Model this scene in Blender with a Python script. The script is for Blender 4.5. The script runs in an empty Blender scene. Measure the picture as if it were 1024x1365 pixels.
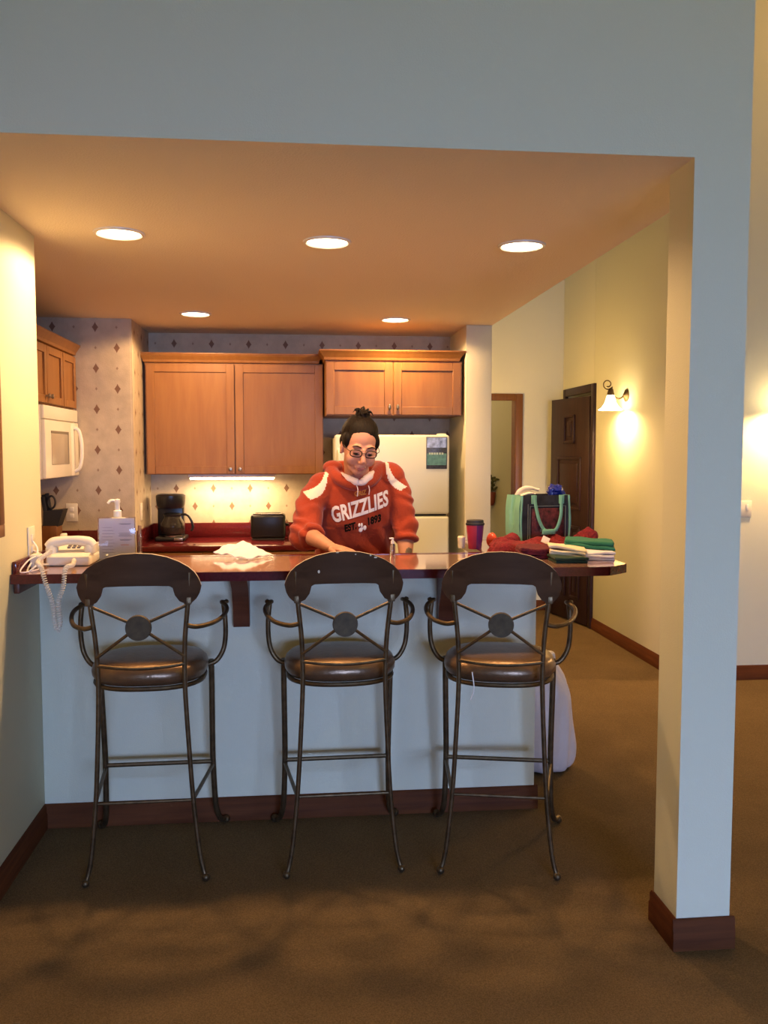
import bpy, bmesh, math, random
from mathutils import Vector, Matrix, noise
from mathutils.bvhtree import BVHTree
PI = math.pi
scene = bpy.context.scene
COL = scene.collection
random.seed(7)

# ------------------------------------------------------------------ materials
def mat(name, color, rough=0.6, metal=0.0, bump=0.0, bscale=60.0, var=0.0, vscale=8.0, spec=0.5, emit=None, estr=0.0, trans=0.0, alpha=1.0, sheen=0.0, ior=1.45):
    m = bpy.data.materials.new(name); m.use_nodes = True
    nt = m.node_tree; b = nt.nodes['Principled BSDF']
    b.inputs['Base Color'].default_value = (*color, 1)
    b.inputs['Roughness'].default_value = rough
    b.inputs['Metallic'].default_value = metal
    b.inputs['Specular IOR Level'].default_value = spec
    b.inputs['IOR'].default_value = ior
    b.inputs['Transmission Weight'].default_value = trans
    b.inputs['Alpha'].default_value = alpha
    if sheen: b.inputs['Sheen Weight'].default_value = sheen
    if emit:
        b.inputs['Emission Color'].default_value = (*emit, 1); b.inputs['Emission Strength'].default_value = estr
    tc = nt.nodes.new('ShaderNodeTexCoord')
    if var:
        n = nt.nodes.new('ShaderNodeTexNoise'); n.inputs['Scale'].default_value = vscale; n.inputs['Detail'].default_value = 4
        nt.links.new(tc.outputs['Object'], n.inputs['Vector'])
        r = nt.nodes.new('ShaderNodeMapRange')
        r.inputs['From Min'].default_value = .3; r.inputs['From Max'].default_value = .7
        r.inputs['To Min'].default_value = 1 - var; r.inputs['To Max'].default_value = 1 + var
        nt.links.new(n.outputs['Fac'], r.inputs['Value'])
        mx = nt.nodes.new('ShaderNodeVectorMath'); mx.operation = 'SCALE'
        mx.inputs[0].default_value = color
        nt.links.new(r.outputs['Result'], mx.inputs['Scale'])
        nt.links.new(mx.outputs['Vector'], b.inputs['Base Color'])
    if bump:
        n2 = nt.nodes.new('ShaderNodeTexNoise'); n2.inputs['Scale'].default_value = bscale; n2.inputs['Detail'].default_value = 3
        nt.links.new(tc.outputs['Object'], n2.inputs['Vector'])
        bp = nt.nodes.new('ShaderNodeBump'); bp.inputs['Strength'].default_value = bump; bp.inputs['Distance'].default_value = .01
        nt.links.new(n2.outputs['Fac'], bp.inputs['Height']); nt.links.new(bp.outputs['Normal'], b.inputs['Normal'])
    return m

def mth(nt, op, a, b=None, c=None):
    n = nt.nodes.new('ShaderNodeMath'); n.operation = op
    for i, v in enumerate((a, b, c)):
        if v is None: continue
        if isinstance(v, (int, float)): n.inputs[i].default_value = v
        else: nt.links.new(v, n.inputs[i])
    return n.outputs[0]

def wallpaper(name, axis, u0, v0):
    m = mat(name, (.72, .60, .47), .75, bump=.15, bscale=160)
    nt = m.node_tree; b = nt.nodes['Principled BSDF']
    g = nt.nodes.new('ShaderNodeNewGeometry'); s = nt.nodes.new('ShaderNodeSeparateXYZ')
    nt.links.new(g.outputs['Position'], s.inputs[0])
    P, Q = .135, .1325
    u = mth(nt, 'DIVIDE', mth(nt, 'SUBTRACT', s.outputs[axis], u0), P)
    v = mth(nt, 'DIVIDE', mth(nt, 'SUBTRACT', s.outputs['Z'], v0), Q)
    i = mth(nt, 'ROUND', u); j = mth(nt, 'ROUND', v)
    du = mth(nt, 'MULTIPLY', mth(nt, 'ABSOLUTE', mth(nt, 'SUBTRACT', u, i)), P)
    dv = mth(nt, 'MULTIPLY', mth(nt, 'ABSOLUTE', mth(nt, 'SUBTRACT', v, j)), Q)
    par = mth(nt, 'ABSOLUTE', mth(nt, 'MODULO', mth(nt, 'ADD', i, j), 2.0))      # 0 = large motif
    sx = mth(nt, 'SUBTRACT', .021, mth(nt, 'MULTIPLY', par, .0125))
    sy = mth(nt, 'SUBTRACT', .034, mth(nt, 'MULTIPLY', par, .022))
    a = mth(nt, 'POWER', mth(nt, 'DIVIDE', du, sx), .85)
    c = mth(nt, 'POWER', mth(nt, 'DIVIDE', dv, sy), .85)
    inside = mth(nt, 'LESS_THAN', mth(nt, 'ADD', a, c), 1.0)
    fac = mth(nt, 'MULTIPLY', inside, mth(nt, 'SUBTRACT', .9, mth(nt, 'MULTIPLY', par, .3)))
    n = nt.nodes.new('ShaderNodeTexNoise'); n.inputs['Scale'].default_value = 14; n.inputs['Detail'].default_value = 6
    nt.links.new(g.outputs['Position'], n.inputs['Vector'])
    cr = nt.nodes.new('ShaderNodeValToRGB')
    cr.color_ramp.elements[0].position = .35; cr.color_ramp.elements[0].color = (.45, .37, .26, 1)
    cr.color_ramp.elements[1].position = .65; cr.color_ramp.elements[1].color = (.53, .44, .31, 1)
    nt.links.new(n.outputs['Fac'], cr.inputs[0])
    mx = nt.nodes.new('ShaderNodeMix'); mx.data_type = 'RGBA'
    nt.links.new(fac, mx.inputs['Factor']); nt.links.new(cr.outputs[0], mx.inputs['A'])
    mx.inputs['B'].default_value = (.16, .07, .035, 1)
    nt.links.new(mx.outputs['Result'], b.inputs['Base Color'])
    return m

def wood(name, c1, c2, rough=.4, scale=3.0, axis='Z', stretch=12.0, spec=.4):
    m = mat(name, c1, rough, spec=spec); nt = m.node_tree; b = nt.nodes['Principled BSDF']
    tc = nt.nodes.new('ShaderNodeTexCoord'); mp = nt.nodes.new('ShaderNodeMapping')
    sc = [scale * stretch] * 3; sc['XYZ'.index(axis)] = scale
    mp.inputs['Scale'].default_value = sc
    nt.links.new(tc.outputs['Object'], mp.inputs['Vector'])
    n = nt.nodes.new('ShaderNodeTexNoise'); n.inputs['Scale'].default_value = 1; n.inputs['Detail'].default_value = 5; n.inputs['Distortion'].default_value = .4
    nt.links.new(mp.outputs[0], n.inputs['Vector'])
    cr = nt.nodes.new('ShaderNodeValToRGB')
    cr.color_ramp.elements[0].position = .3; cr.color_ramp.elements[0].color = (*c2, 1)
    cr.color_ramp.elements[1].position = .7; cr.color_ramp.elements[1].color = (*c1, 1)
    nt.links.new(n.outputs['Fac'], cr.inputs[0]); nt.links.new(cr.outputs[0], b.inputs['Base Color'])
    return m

def carpet_mat():
    m = mat('carpet', (.2, .13, .07), .95, spec=.05); nt = m.node_tree; b = nt.nodes['Principled BSDF']
    tc = nt.nodes.new('ShaderNodeTexCoord')
    n1 = nt.nodes.new('ShaderNodeTexNoise'); n1.inputs['Scale'].default_value = 260; n1.inputs['Detail'].default_value = 2
    n2 = nt.nodes.new('ShaderNodeTexNoise'); n2.inputs['Scale'].default_value = 3.5; n2.inputs['Detail'].default_value = 3
    for n in (n1, n2): nt.links.new(tc.outputs['Object'], n.inputs['Vector'])
    s = mth(nt, 'ADD', mth(nt, 'MULTIPLY', n1.outputs['Fac'], .75), mth(nt, 'MULTIPLY', n2.outputs['Fac'], .25))
    cr = nt.nodes.new('ShaderNodeValToRGB')
    cr.color_ramp.elements[0].position = .3; cr.color_ramp.elements[0].color = (.085, .056, .026, 1)
    cr.color_ramp.elements[1].position = .7; cr.color_ramp.elements[1].color = (.19, .125, .06, 1)
    nt.links.new(s, cr.inputs[0]); nt.links.new(cr.outputs[0], b.inputs['Base Color'])
    bp = nt.nodes.new('ShaderNodeBump'); bp.inputs['Strength'].default_value = .6; bp.inputs['Distance'].default_value = .006
    nt.links.new(n1.outputs['Fac'], bp.inputs['Height']); nt.links.new(bp.outputs['Normal'], b.inputs['Normal'])
    return m

def hair_mat():
    m = mat('dark_hair', (.03, .017, .01), .6, spec=.15); nt = m.node_tree; b = nt.nodes['Principled BSDF']
    tc = nt.nodes.new('ShaderNodeTexCoord'); mp = nt.nodes.new('ShaderNodeMapping'); mp.inputs['Scale'].default_value = (260, 40, 40)
    nt.links.new(tc.outputs['Object'], mp.inputs['Vector'])
    n = nt.nodes.new('ShaderNodeTexNoise'); n.inputs['Scale'].default_value = 1; n.inputs['Detail'].default_value = 3
    nt.links.new(mp.outputs[0], n.inputs['Vector'])
    cr = nt.nodes.new('ShaderNodeValToRGB')
    cr.color_ramp.elements[0].position = .35; cr.color_ramp.elements[0].color = (.004, .0025, .002, 1)
    cr.color_ramp.elements[1].position = .75; cr.color_ramp.elements[1].color = (.014, .008, .005, 1)
    nt.links.new(n.outputs['Fac'], cr.inputs[0]); nt.links.new(cr.outputs[0], b.inputs['Base Color'])
    bp = nt.nodes.new('ShaderNodeBump'); bp.inputs['Strength'].default_value = .5; bp.inputs['Distance'].default_value = .004
    nt.links.new(n.outputs['Fac'], bp.inputs['Height']); nt.links.new(bp.outputs['Normal'], b.inputs['Normal'])
    return m

M = {}
M['paint'] = mat('wall_paint', (.71, .69, .51), .85, bump=.12, bscale=220)
M['ceil'] = mat('ceiling_paint', (.84, .74, .56), .9, bump=.25, bscale=130)
M['paper_bump'] = wallpaper('diamond_wallpaper_side', 'X', -1.285, 2.353)
M['paper_back'] = wallpaper('diamond_wallpaper', 'X', -.873, 2.335)
M['paper_side'] = wallpaper('diamond_wallpaper_return', 'Y', 6.02, 2.335)
M['carpet'] = carpet_mat()
M['bouncefloor'] = mat('kitchen_bounce_floor', (.55, .32, .15), .5, var=.1)
M['maple'] = wood('maple_wood', (.31, .14, .036), (.25, .105, .026), .42, 2.5, 'Z', 9)
M['darkwood'] = wood('dark_stained_wood', (.15, .045, .018), (.09, .026, .012), .4, 3, 'X', 12)
M['doorwood'] = wood('dark_door_wood', (.036, .013, .009), (.02, .007, .006), .45, 2, 'Z', 14)
M['trimwood'] = wood('oak_casing', (.20, .08, .02), (.14, .05, .012), .4, 2, 'Z', 14)
M['base'] = wood('baseboard_wood', (.12, .038, .012), (.07, .021, .008), .6, 3, 'X', 14, .08)
M['baseY'] = wood('baseboard_wood_long', (.12, .038, .012), (.07, .021, .008), .6, 3, 'Y', 14, .08)
M['redtop'] = mat('red_laminate', (.085, .008, .010), .14, var=.2, vscale=90, spec=.6)
M['bartop'] = mat('bar_laminate', (.38, .20, .14), .10, var=.3, vscale=70, spec=1, ior=1.7)
M['bartop'].node_tree.nodes['Principled BSDF'].inputs['Coat Weight'].default_value = 1
M['bartop'].node_tree.nodes['Principled BSDF'].inputs['Coat Roughness'].default_value = .07
M['bartop'].node_tree.nodes['Principled BSDF'].inputs['Coat IOR'].default_value = 1.7
M['iron'] = mat('bronze_iron', (.13, .088, .045), .45, metal=.85, var=.35, vscale=30)
M['brass'] = mat('dark_brass', (.075, .055, .03), .55, metal=.3, var=.3, vscale=40, spec=.2)
M['leather'] = mat('bronze_leather', (.17, .10, .052), .32, metal=.6, bump=.12, bscale=55, var=.12, vscale=20, spec=.7)
M['crest'] = wood('crest_wood', (.085, .045, .024), (.05, .026, .014), .55, 2, 'X', 12, .05)
M['paletop'] = mat('pale_top_edge', (.42, .34, .26), .5)  # paler tone for the top faces of the crest rail
M['white'] = mat('white_enamel', (.80, .76, .66), .3)
M['bone'] = mat('bone_plastic', (.72, .66, .52), .4)
M['greywin'] = mat('oven_window', (.42, .36, .29), .25)
M['greyd'] = mat('grey_seam', (.2, .17, .13), .5)
M['fridge'] = mat('fridge_enamel', (.74, .76, .58), .38, bump=.08, bscale=300)
M['gasket'] = mat('dark_gasket', (.06, .05, .04), .7)
M['black'] = mat('black_plastic', (.012, .012, .013), .28)
M['blackm'] = mat('matte_black', (.018, .018, .02), .6)
M['glass'] = mat('carafe_glass', (.04, .035, .03), .04, trans=.4, spec=.8)
M['coffee'] = mat('stainless', (.45, .43, .40), .25, metal=.9)
M['nickel'] = mat('pewter', (.30, .26, .21), .35, metal=.85)
M['clear'] = mat('clear_acrylic', (.92, .93, .96), .04, trans=.95, ior=1.3)
M['paper'] = mat('white_paper', (.78, .78, .80), .7)
M['bluepaper'] = mat('pale_lilac_paper', (.58, .58, .68), .6)
M['ink'] = mat('grey_ink', (.22, .22, .32), .7)
M['redink'] = mat('faded_red_ink', (.5, .28, .3), .7)
M['pink'] = mat('pinkish_napkin', (.82, .72, .68), .75, bump=.2, bscale=40)
M['lamp'] = mat('lit_lamp', (1, .9, .7), .5, emit=(1, .80, .52), estr=22)
M['tube'] = mat('lit_strip', (1, .9, .7), .5, emit=(1, .74, .42), estr=14)
M['shade'] = mat('frosted_glass_shade', (1, .92, .78), .4, emit=(1, .72, .36), estr=26)
M['skin'] = mat('skin', (.50, .235, .15), .6, var=.07, vscale=25)
M['lips'] = mat('lips', (.42, .14, .12), .45)
M['eyew'] = mat('eye_white', (.75, .72, .68), .2)
M['iris'] = mat('iris', (.04, .025, .015), .2)
M['hair'] = hair_mat()
M['orange'] = mat('burnt_orange_fleece', (.31, .033, .006), .9, bump=.25, bscale=90, var=.06, vscale=10, sheen=.15)
M['cream'] = mat('cream_fleece', (.80, .70, .55), .9, bump=.2, bscale=90)
M['lining'] = mat('white_jersey', (.78, .66, .60), .9, bump=.2, bscale=120)
M['letter'] = mat('white_letter_print', (.86, .78, .68), .8)
M['dkletter'] = mat('dark_letter_print', (.012, .010, .006), .9, spec=.05)
M['gold'] = mat('gold_print', (.80, .30, .03), .7)
M['tattoo'] = mat('tattooed_skin', (.12, .09, .075), .5, var=.3, vscale=120)
M['jeans'] = mat('dark_denim', (.03, .04, .07), .85)
M['shoe'] = mat('shoe_rubber', (.05, .05, .05), .6)
M['frame'] = mat('dark_eyeglass_frame', (.05, .03, .025), .25)
M['cupred'] = mat('red_purple_wrap', (.42, .03, .06), .3)
M['cuppur'] = mat('purple_wrap', (.13, .02, .10), .3)
M['teal'] = mat('mint_bag_fabric', (.16, .40, .30), .6, bump=.25, bscale=30)
M['bagnavy'] = mat('dark_bag_print', (.022, .022, .030), .45, var=.4, vscale=30)
M['bagred'] = mat('dark_red_bag_print', (.085, .014, .016), .5, var=.9, vscale=45)
M['baggrey'] = mat('grey_bag_print', (.16, .18, .18), .6)
M['blue'] = mat('blue_crinkled_plastic', (.01, .02, .22), .15, spec=.8)
M['redcloth'] = mat('red_knit', (.17, .010, .016), .95, bump=.8, bscale=110, var=.35, vscale=60)
M['maroon'] = mat('maroon_knit', (.10, .008, .014), .95, bump=.6, bscale=110, var=.3, vscale=50)
M['orangered'] = mat('orange_red_plastic', (.68, .08, .03), .3)
M['green'] = mat('teal_green_cotton', (.02, .145, .09), .9, bump=.3, bscale=60)
M['dkgreen'] = mat('dark_green_cotton', (.012, .035, .022), .9, bump=.3, bscale=60)
M['whitecot'] = mat('white_cotton', (.70, .68, .74), .9, bump=.3, bscale=50)
M['creamcot'] = mat('cream_cotton', (.74, .62, .42), .9, bump=.3, bscale=50)
M['bagwhite'] = mat('white_plastic_film', (.72, .64, .62), .4, bump=.6, bscale=14)
M['flysky'] = mat('flyer_sky_print', (.28, .36, .55), .3, var=.7, vscale=25)
M['flygreen'] = mat('flyer_green_print', (.08, .20, .09), .35, var=.35, vscale=40)
M['flydark'] = mat('flyer_dark_print', (.05, .055, .06), .35, var=.5, vscale=60)
M['flytext'] = mat('flyer_pale_print', (.45, .55, .35), .4)
M['leaf'] = mat('dry_leaves', (.10, .10, .03), .7)
M['terra'] = mat('reddish_pot', (.25, .06, .025), .6)
M['picture'] = mat('framed_print', (.25, .2, .14), .5, var=.4, vscale=6)
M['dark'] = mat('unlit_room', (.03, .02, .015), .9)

# ------------------------------------------------------------------ mesh builder
def catmull(pts, n=6, closed=False):
    P = [Vector(p) for p in pts]; out = []
    N = len(P); rng = range(N if closed else N - 1)
    for i in rng:
        p1, p2 = P[i], P[(i + 1) % N]
        p0 = P[i - 1] if (i > 0 or closed) else p1 * 2 - p2
        p3 = P[(i + 2) % N] if (i + 2 < N or closed) else p2 * 2 - p1
        for k in range(n):
            t = k / n
            out.append(.5 * ((2 * p1) + (p2 - p0) * t + (2 * p0 - 5 * p1 + 4 * p2 - p3) * t * t + (3 * p1 - p0 - 3 * p2 + p3) * t ** 3))
    if not closed: out.append(P[-1])
    return out

class MB:
    def __init__(s, T=None):
        s.bm = bmesh.new(); s.T = T; s.mi = 0
    def _fin(s, new_verts, faces):
        for f in faces: f.material_index = s.mi
    def _addmesh(s, verts, faces, smooth=True):
        vs = [s.bm.verts.new(v) for v in verts]
        out = []
        for f in faces:
            try:
                ff = s.bm.faces.new([vs[i] for i in f]); ff.material_index = s.mi; ff.smooth = smooth; out.append(ff)
            except ValueError: pass
        return vs, out
    def box(s, x0, x1, y0, y1, z0, z1, bev=0.0, seg=2, rot=None, piv=None):
        tb = bmesh.new()
        bmesh.ops.create_cube(tb, size=1)
        for v in tb.verts:
            v.co = Vector(((x0 + x1) / 2 + v.co.x * (x1 - x0), (y0 + y1) / 2 + v.co.y * (y1 - y0), (z0 + z1) / 2 + v.co.z * (z1 - z0)))
        if bev > 0: bmesh.ops.bevel(tb, geom=tb.edges[:], offset=bev, segments=seg, affect='EDGES', profile=.5)
        if rot:
            p = Vector(piv) if piv else Vector(((x0 + x1) / 2, (y0 + y1) / 2, (z0 + z1) / 2))
            for v in tb.verts: v.co = rot @ (v.co - p) + p
        s.merge(tb, smooth=bev > 0)
        return s
    def merge(s, tb, smooth=True):
        tb.verts.index_update()
        m = {}
        for v in tb.verts: m[v.index] = s.bm.verts.new(v.co)
        for f in tb.faces:
            try:
                nf = s.bm.faces.new([m[v.index] for v in f.verts]); nf.material_index = s.mi; nf.smooth = smooth
            except ValueError: pass
        tb.free()
    def ell(s, c, r, seg=20, rings=12, rot=None):
        tb = bmesh.new(); bmesh.ops.create_uvsphere(tb, u_segments=seg, v_segments=rings, radius=1)
        c = Vector(c)
        for v in tb.verts:
            p = Vector((v.co.x * r[0], v.co.y * r[1], v.co.z * r[2]))
            if rot: p = rot @ p
            v.co = p + c
        s.merge(tb); return s
    def tube(s, pts, r, seg=10, n=6, closed=False, cap=True, flat=1.0, raw=False):
        P = [Vector(p) for p in pts] if raw else catmull(pts, n, closed)
        N = len(P)
        if isinstance(r, (list, tuple)):
            K = len(r)
            rr = []
            for i in range(N):
                t = i / max(1, N - 1) * (K - 1); a = int(min(t, K - 2)); rr.append(r[a] + (r[a + 1] - r[a]) * (t - a))
        else: rr = [r] * N
        up = None; rings = []
        for i in range(N):
            if closed: d = (P[(i + 1) % N] - P[i - 1])
            else: d = P[min(i + 1, N - 1)] - P[max(i - 1, 0)]
            if d.length < 1e-9: d = Vector((0, 0, 1))
            d.normalize()
            if up is None:
                up = Vector((0, 0, 1)) if abs(d.z) < .9 else Vector((0, 1, 0))
            up = (up - d * up.dot(d))
            if up.length < 1e-6: up = d.orthogonal()
            up.normalize(); sd = d.cross(up)
            rings.append([s.bm.verts.new(P[i] + (sd * math.cos(a) + up * math.sin(a) * flat) * rr[i]) for a in [2 * PI * k / seg for k in range(seg)]])
        for i in range(N if closed else N - 1):
            A, B = rings[i], rings[(i + 1) % N]
            for k in range(seg):
                f = s.bm.faces.new((A[k], A[(k + 1) % seg], B[(k + 1) % seg], B[k])); f.smooth = True; f.material_index = s.mi
        if cap and not closed:
            f = s.bm.faces.new(rings[0][::-1]); f.material_index = s.mi
            f = s.bm.faces.new(rings[-1]); f.material_index = s.mi
        return s
    def lathe(s, prof, c=(0, 0, 0), seg=28, rot=None, cap=True):
        c = Vector(c); rings = []
        for (r, z) in prof:
            ring = []
            for k in range(seg):
                a = 2 * PI * k / seg; p = Vector((r * math.cos(a), r * math.sin(a), z))
                if rot: p = rot @ p
                ring.append(s.bm.verts.new(p + c))
            rings.append(ring)
        for A, B in zip(rings, rings[1:]):
            for k in range(seg):
                f = s.bm.faces.new((A[k], A[(k + 1) % seg], B[(k + 1) % seg], B[k])); f.smooth = True; f.material_index = s.mi
        if cap:
            for R in (rings[0][::-1], rings[-1]):
                f = s.bm.faces.new(R); f.material_index = s.mi
        return s
    def loft(s, rings, cap=True):
        """rings: list of (center, rx, ry[, tilt matrix]) horizontal ellipses"""
        RR = []
        for rg in rings:
            c, rx, ry = Vector(rg[0]), rg[1], rg[2]; rot = rg[3] if len(rg) > 3 else None
            ring = []
            for k in range(24):
                a = 2 * PI * k / 24; p = Vector((rx * math.cos(a), ry * math.sin(a), 0))
                if rot: p = rot @ p
                ring.append(s.bm.verts.new(c + p))
            RR.append(ring)
        for A, B in zip(RR, RR[1:]):
            for k in range(24):
                f = s.bm.faces.new((A[k], A[(k + 1) % 24], B[(k + 1) % 24], B[k])); f.smooth = True; f.material_index = s.mi
        if cap:
            s.bm.faces.new(RR[0][::-1]); s.bm.faces.new(RR[-1])
        return s
    def prism(s, poly, a0, a1, axis='Z', smooth=False):
        def mk(p, a):
            return {'Z': (p[0], p[1], a), 'Y': (p[0], a, p[1]), 'X': (a, p[0], p[1])}[axis]
        A = [s.bm.verts.new(mk(p, a0)) for p in poly]; B = [s.bm.verts.new(mk(p, a1)) for p in poly]
        n = len(poly); fs = []
        for k in range(n): fs.append(s.bm.faces.new((A[k], A[(k + 1) % n], B[(k + 1) % n], B[k])))
        for f in fs: f.smooth = smooth
        fs.append(s.bm.faces.new(A[::-1])); fs.append(s.bm.faces.new(B))
        for f in fs: f.material_index = s.mi
        return s
    def tf(s, Mx):
        for v in s.bm.verts: v.co = Mx @ v.co
        return s
    def noise(s, amp, sc, seed=0):
        s.bm.normal_update()
        o = Vector((seed * 7.1, seed * 3.3, seed))
        mv = {}
        for v in s.bm.verts: mv[v] = v.normal * (noise.noise(v.co * sc + o) * amp)
        for v, d in mv.items(): v.co += d
        return s
    def build(s, name, mats, parent=None, recalc=True, remesh=0, smooth_it=0, top=False, autos=False):
        if s.T: s.tf(s.T)
        if recalc: bmesh.ops.recalc_face_normals(s.bm, faces=s.bm.faces[:])
        me = bpy.data.meshes.new(name)
        s.bm.to_mesh(me); s.bm.free()
        if not isinstance(mats, (list, tuple)): mats = [mats]
        if remesh: me = do_remesh(me, remesh, smooth_it)
        if not remesh: me.set_sharp_from_angle(angle=math.radians(42))
        for m in mats: me.materials.append(m)
        o = bpy.data.objects.new(name, me); COL.objects.link(o)
        if parent is not None:
            off = Vector((0, 0, 0)); p = parent
            while p is not None: off += Vector(p.get('_o', (0, 0, 0))); p = p.parent
            me.transform(Matrix.Translation(-off)); o.parent = parent
            o['_o'] = (0.0, 0.0, 0.0)
        else:
            xs = [v.co for v in me.vertices]
            lo = Vector([min(v[i] for v in xs) for i in range(3)]); hi = Vector([max(v[i] for v in xs) for i in range(3)])
            b = Vector(((lo.x + hi.x) / 2, (lo.y + hi.y) / 2, lo.z))
            me.transform(Matrix.Translation(-b)); o.location = b; o['_o'] = tuple(b)
        return o

def do_remesh(me, vox, it):
    o = bpy.data.objects.new('tmp_remesh', me); COL.objects.link(o)
    md = o.modifiers.new('r', 'REMESH'); md.mode = 'VOXEL'; md.voxel_size = vox; md.use_smooth_shade = True
    if it:
        sm = o.modifiers.new('s', 'SMOOTH'); sm.iterations = it; sm.factor = .5
    dg = bpy.context.evaluated_depsgraph_get(); dg.update()
    r = bpy.data.meshes.new_from_object(o.evaluated_get(dg))
    bpy.data.objects.remove(o)
    for p in r.polygons: p.use_smooth = True
    return r

def empty(name, loc, label, cat, group=None):
    o = bpy.data.objects.new(name, None); COL.objects.link(o); o.location = loc; o['_o'] = tuple(float(c) for c in loc)
    o.empty_display_size = .05
    o['label'] = label; o['category'] = cat
    if group: o['group'] = group
    return o
def tag(o, label, cat, group=None, kind=None):
    o['label'] = label; o['category'] = cat
    if group: o['group'] = group
    if kind: o['kind'] = kind
    return o
def struct(name, mb, m, parent=None):
    o = mb.build(name, m, parent)
    if parent is None: o['kind'] = 'structure'
    return o
def copy_thing(root, loc, rotz, label, group):
    r = root.copy(); COL.objects.link(r); r.location = loc; r.rotation_euler = (0, 0, rotz); r['label'] = label; r['group'] = group
    for ch in list(root.children):
        c = ch.copy(); COL.objects.link(c); c.parent = r
        for g in list(ch.children):
            d = g.copy(); COL.objects.link(d); d.parent = c
    return r

CEIL, HI = 2.41, 5.2
# ------------------------------------------------------------------ the setting
struct('floor', MB().box(-1.9, 5.1, -6.1, 10.2, -.06, 0), M['carpet'])
struct('floor_kitchen_bounce', MB().box(-1.76, .895, 3.80, 6.6, 0, .004), M['bouncefloor'])  # warm layer added over the carpet to bounce light onto the ceiling
struct('ceiling_kitchen', MB().box(-1.9, 1.35, 2.70, 6.75, CEIL, CEIL + .06), M['ceil'])['kind'] = 'structure'
struct('ceiling', MB().box(-1.9, 5.1, -6.1, 10.2, HI, HI + .06), M['ceil'])
struct('wall_left', MB().box(-1.20, -1.035, -6.0, 3.71, 0, HI, .004), M['paint'])
hdr = struct('wall_header', MB().prism([(-1.035, CEIL), (1.172, CEIL), (1.172, 0), (1.345, 0), (1.345, HI), (-1.035, HI)], 2.53, 2.70, 'Y'), [M['paint'], M['ceil']])
for f_ in hdr.data.polygons:
    if f_.normal.z < -.9: f_.material_index = 1
struct('wall_soffit', MB().box(1.25, 1.3495, 2.70, 6.6, CEIL + .02, HI), M['paint'])
struct('wall_kitchen_front', MB().box(-1.9, -1.20, 3.55, 3.71, 0, CEIL), M['paint'])
struct('wall_kitchen_left', MB().box(-1.9, -1.76, 3.71, 5.92, 0, CEIL), M['paper_side'])
# the block of wall beside the rear cabinets: papered front and papered return
struct('wall_pantry_front', MB().box(-1.9, -1.065, 5.92, 6.0, 0, CEIL), M['paper_bump'])
struct('wall_pantry_side', MB().box(-1.12, -1.055, 5.925, 6.6, 0, CEIL), M['paper_side'])
struct('wall_kitchen_back', MB().box(-1.12, 1.17, 6.6, 6.7, 0, CEIL), M['paper_back'])
struct('wall_stub', MB().box(1.17, 1.35, 5.97, 8.3, 0, CEIL, .004), M['paint'])
struct('wall_bar', MB().box(-1.035, 1.028, 3.645, 3.80, 0, 1.066, .003), M['paint'])
struct('wall_bar_return', MB().box(.90, 1.028, 3.80, 4.33, 0, 1.066, .003), M['paint'])
# hall
struct('wall_hall_right', MB().box(2.58, 2.72, 5.6, 7.42, 0, HI, .003).box(2.58, 2.72, 8.16, 8.3, 0, HI).box(2.58, 2.72, 7.42, 8.16, 2.07, HI), M['paint'])
struct('wall_hall_back', MB().box(2.12, 2.72, 8.3, 8.42, 0, HI).box(1.0, 1.36, 8.3, 8.42, 0, HI).box(1.36, 2.12, 8.3, 8.42, 2.04, HI), M['paint'])
struct('wall_right', MB().box(2.72, 5.1, 5.6, 5.72, 0, HI), M['paint'])
struct('wall_far_right', MB().box(5.0, 5.1, -6.0, 5.6, 0, HI), M['paint'])
struct('wall_room_beyond', MB().box(.5, 3.6, 9.8, 9.9, 0, 2.8).box(.5, .6, 8.42, 9.8, 0, 2.8), M['paint'])
struct('wall_dark_room', MB().box(3.6, 3.7, 6.5, 9.9, 0, 2.8), M['dark'])
struct('ceiling_room_beyond', MB().box(.5, 3.7, 8.42, 9.9, 2.6, 2.66).box(2.72, 3.7, 6.5, 8.42, 2.6, 2.66), M['ceil'])
# back wall of the living room with its big window
struct('wall_living_back', MB().box(-1.2, 0, -6.1, -6.0, 0, HI).box(3, 5.1, -6.1, -6.0, 0, HI).box(0, 3, -6.1, -6.0, 2.4, HI).box(0, 3, -6.1, -6.0, 0, .25), M['paint'])
wf = MB()
for x in (0, 1.46, 2.92): wf.box(x, x + .08, -6.08, -6.00, .25, 2.4, .006)
wf.box(0, 3, -6.08, -6.00, .25, .33, .006).box(0, 3, -6.08, -6.00, 2.32, 2.4, .006)
win = struct('window_1', wf, M['trimwood'])
MB().box(.05, 2.95, -6.045, -6.039, .3, 2.36).build('pane', M['clear'], win)

def base_x(name, x0, x1, y, side=-1, h=.10, t=.014):      # runs along X on a face looking to -Y
    mb = MB()
    pr = [(y, 0), (y + side * t, 0), (y + side * t, h * .62), (y + side * t * .75, h * .66), (y + side * t * .75, h * .92), (y + side * t * .3, h), (y, h)]
    mb.prism(pr, x0, x1, 'X'); return mb
def base_y(x, y0, y1, side=1, h=.10, t=.014):
    mb = MB()
    pr = [(x, 0), (x + side * t, 0), (x + side * t, h * .62), (x + side * t * .75, h * .66), (x + side * t * .75, h * .92), (x + side * t * .3, h), (x, h)]
    mb.prism(pr, y0, y1, 'Y'); return mb
struct('baseboard_bar', base_x('', -1.035, 1.042, 3.645), M['base'])
struct('baseboard_bar_end', base_y(1.028, 3.645, 4.33, 1), M['baseY'])
struct('baseboard_left', base_y(-1.035, -6.0, 3.631, 1), M['baseY'])
bb = base_x('', 1.158, 1.359, 2.53); struct('baseboard_column_front', bb, M['base'])
struct('baseboard_column_left', base_y(1.172, 2.53, 2.71, -1), M['baseY'])
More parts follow.
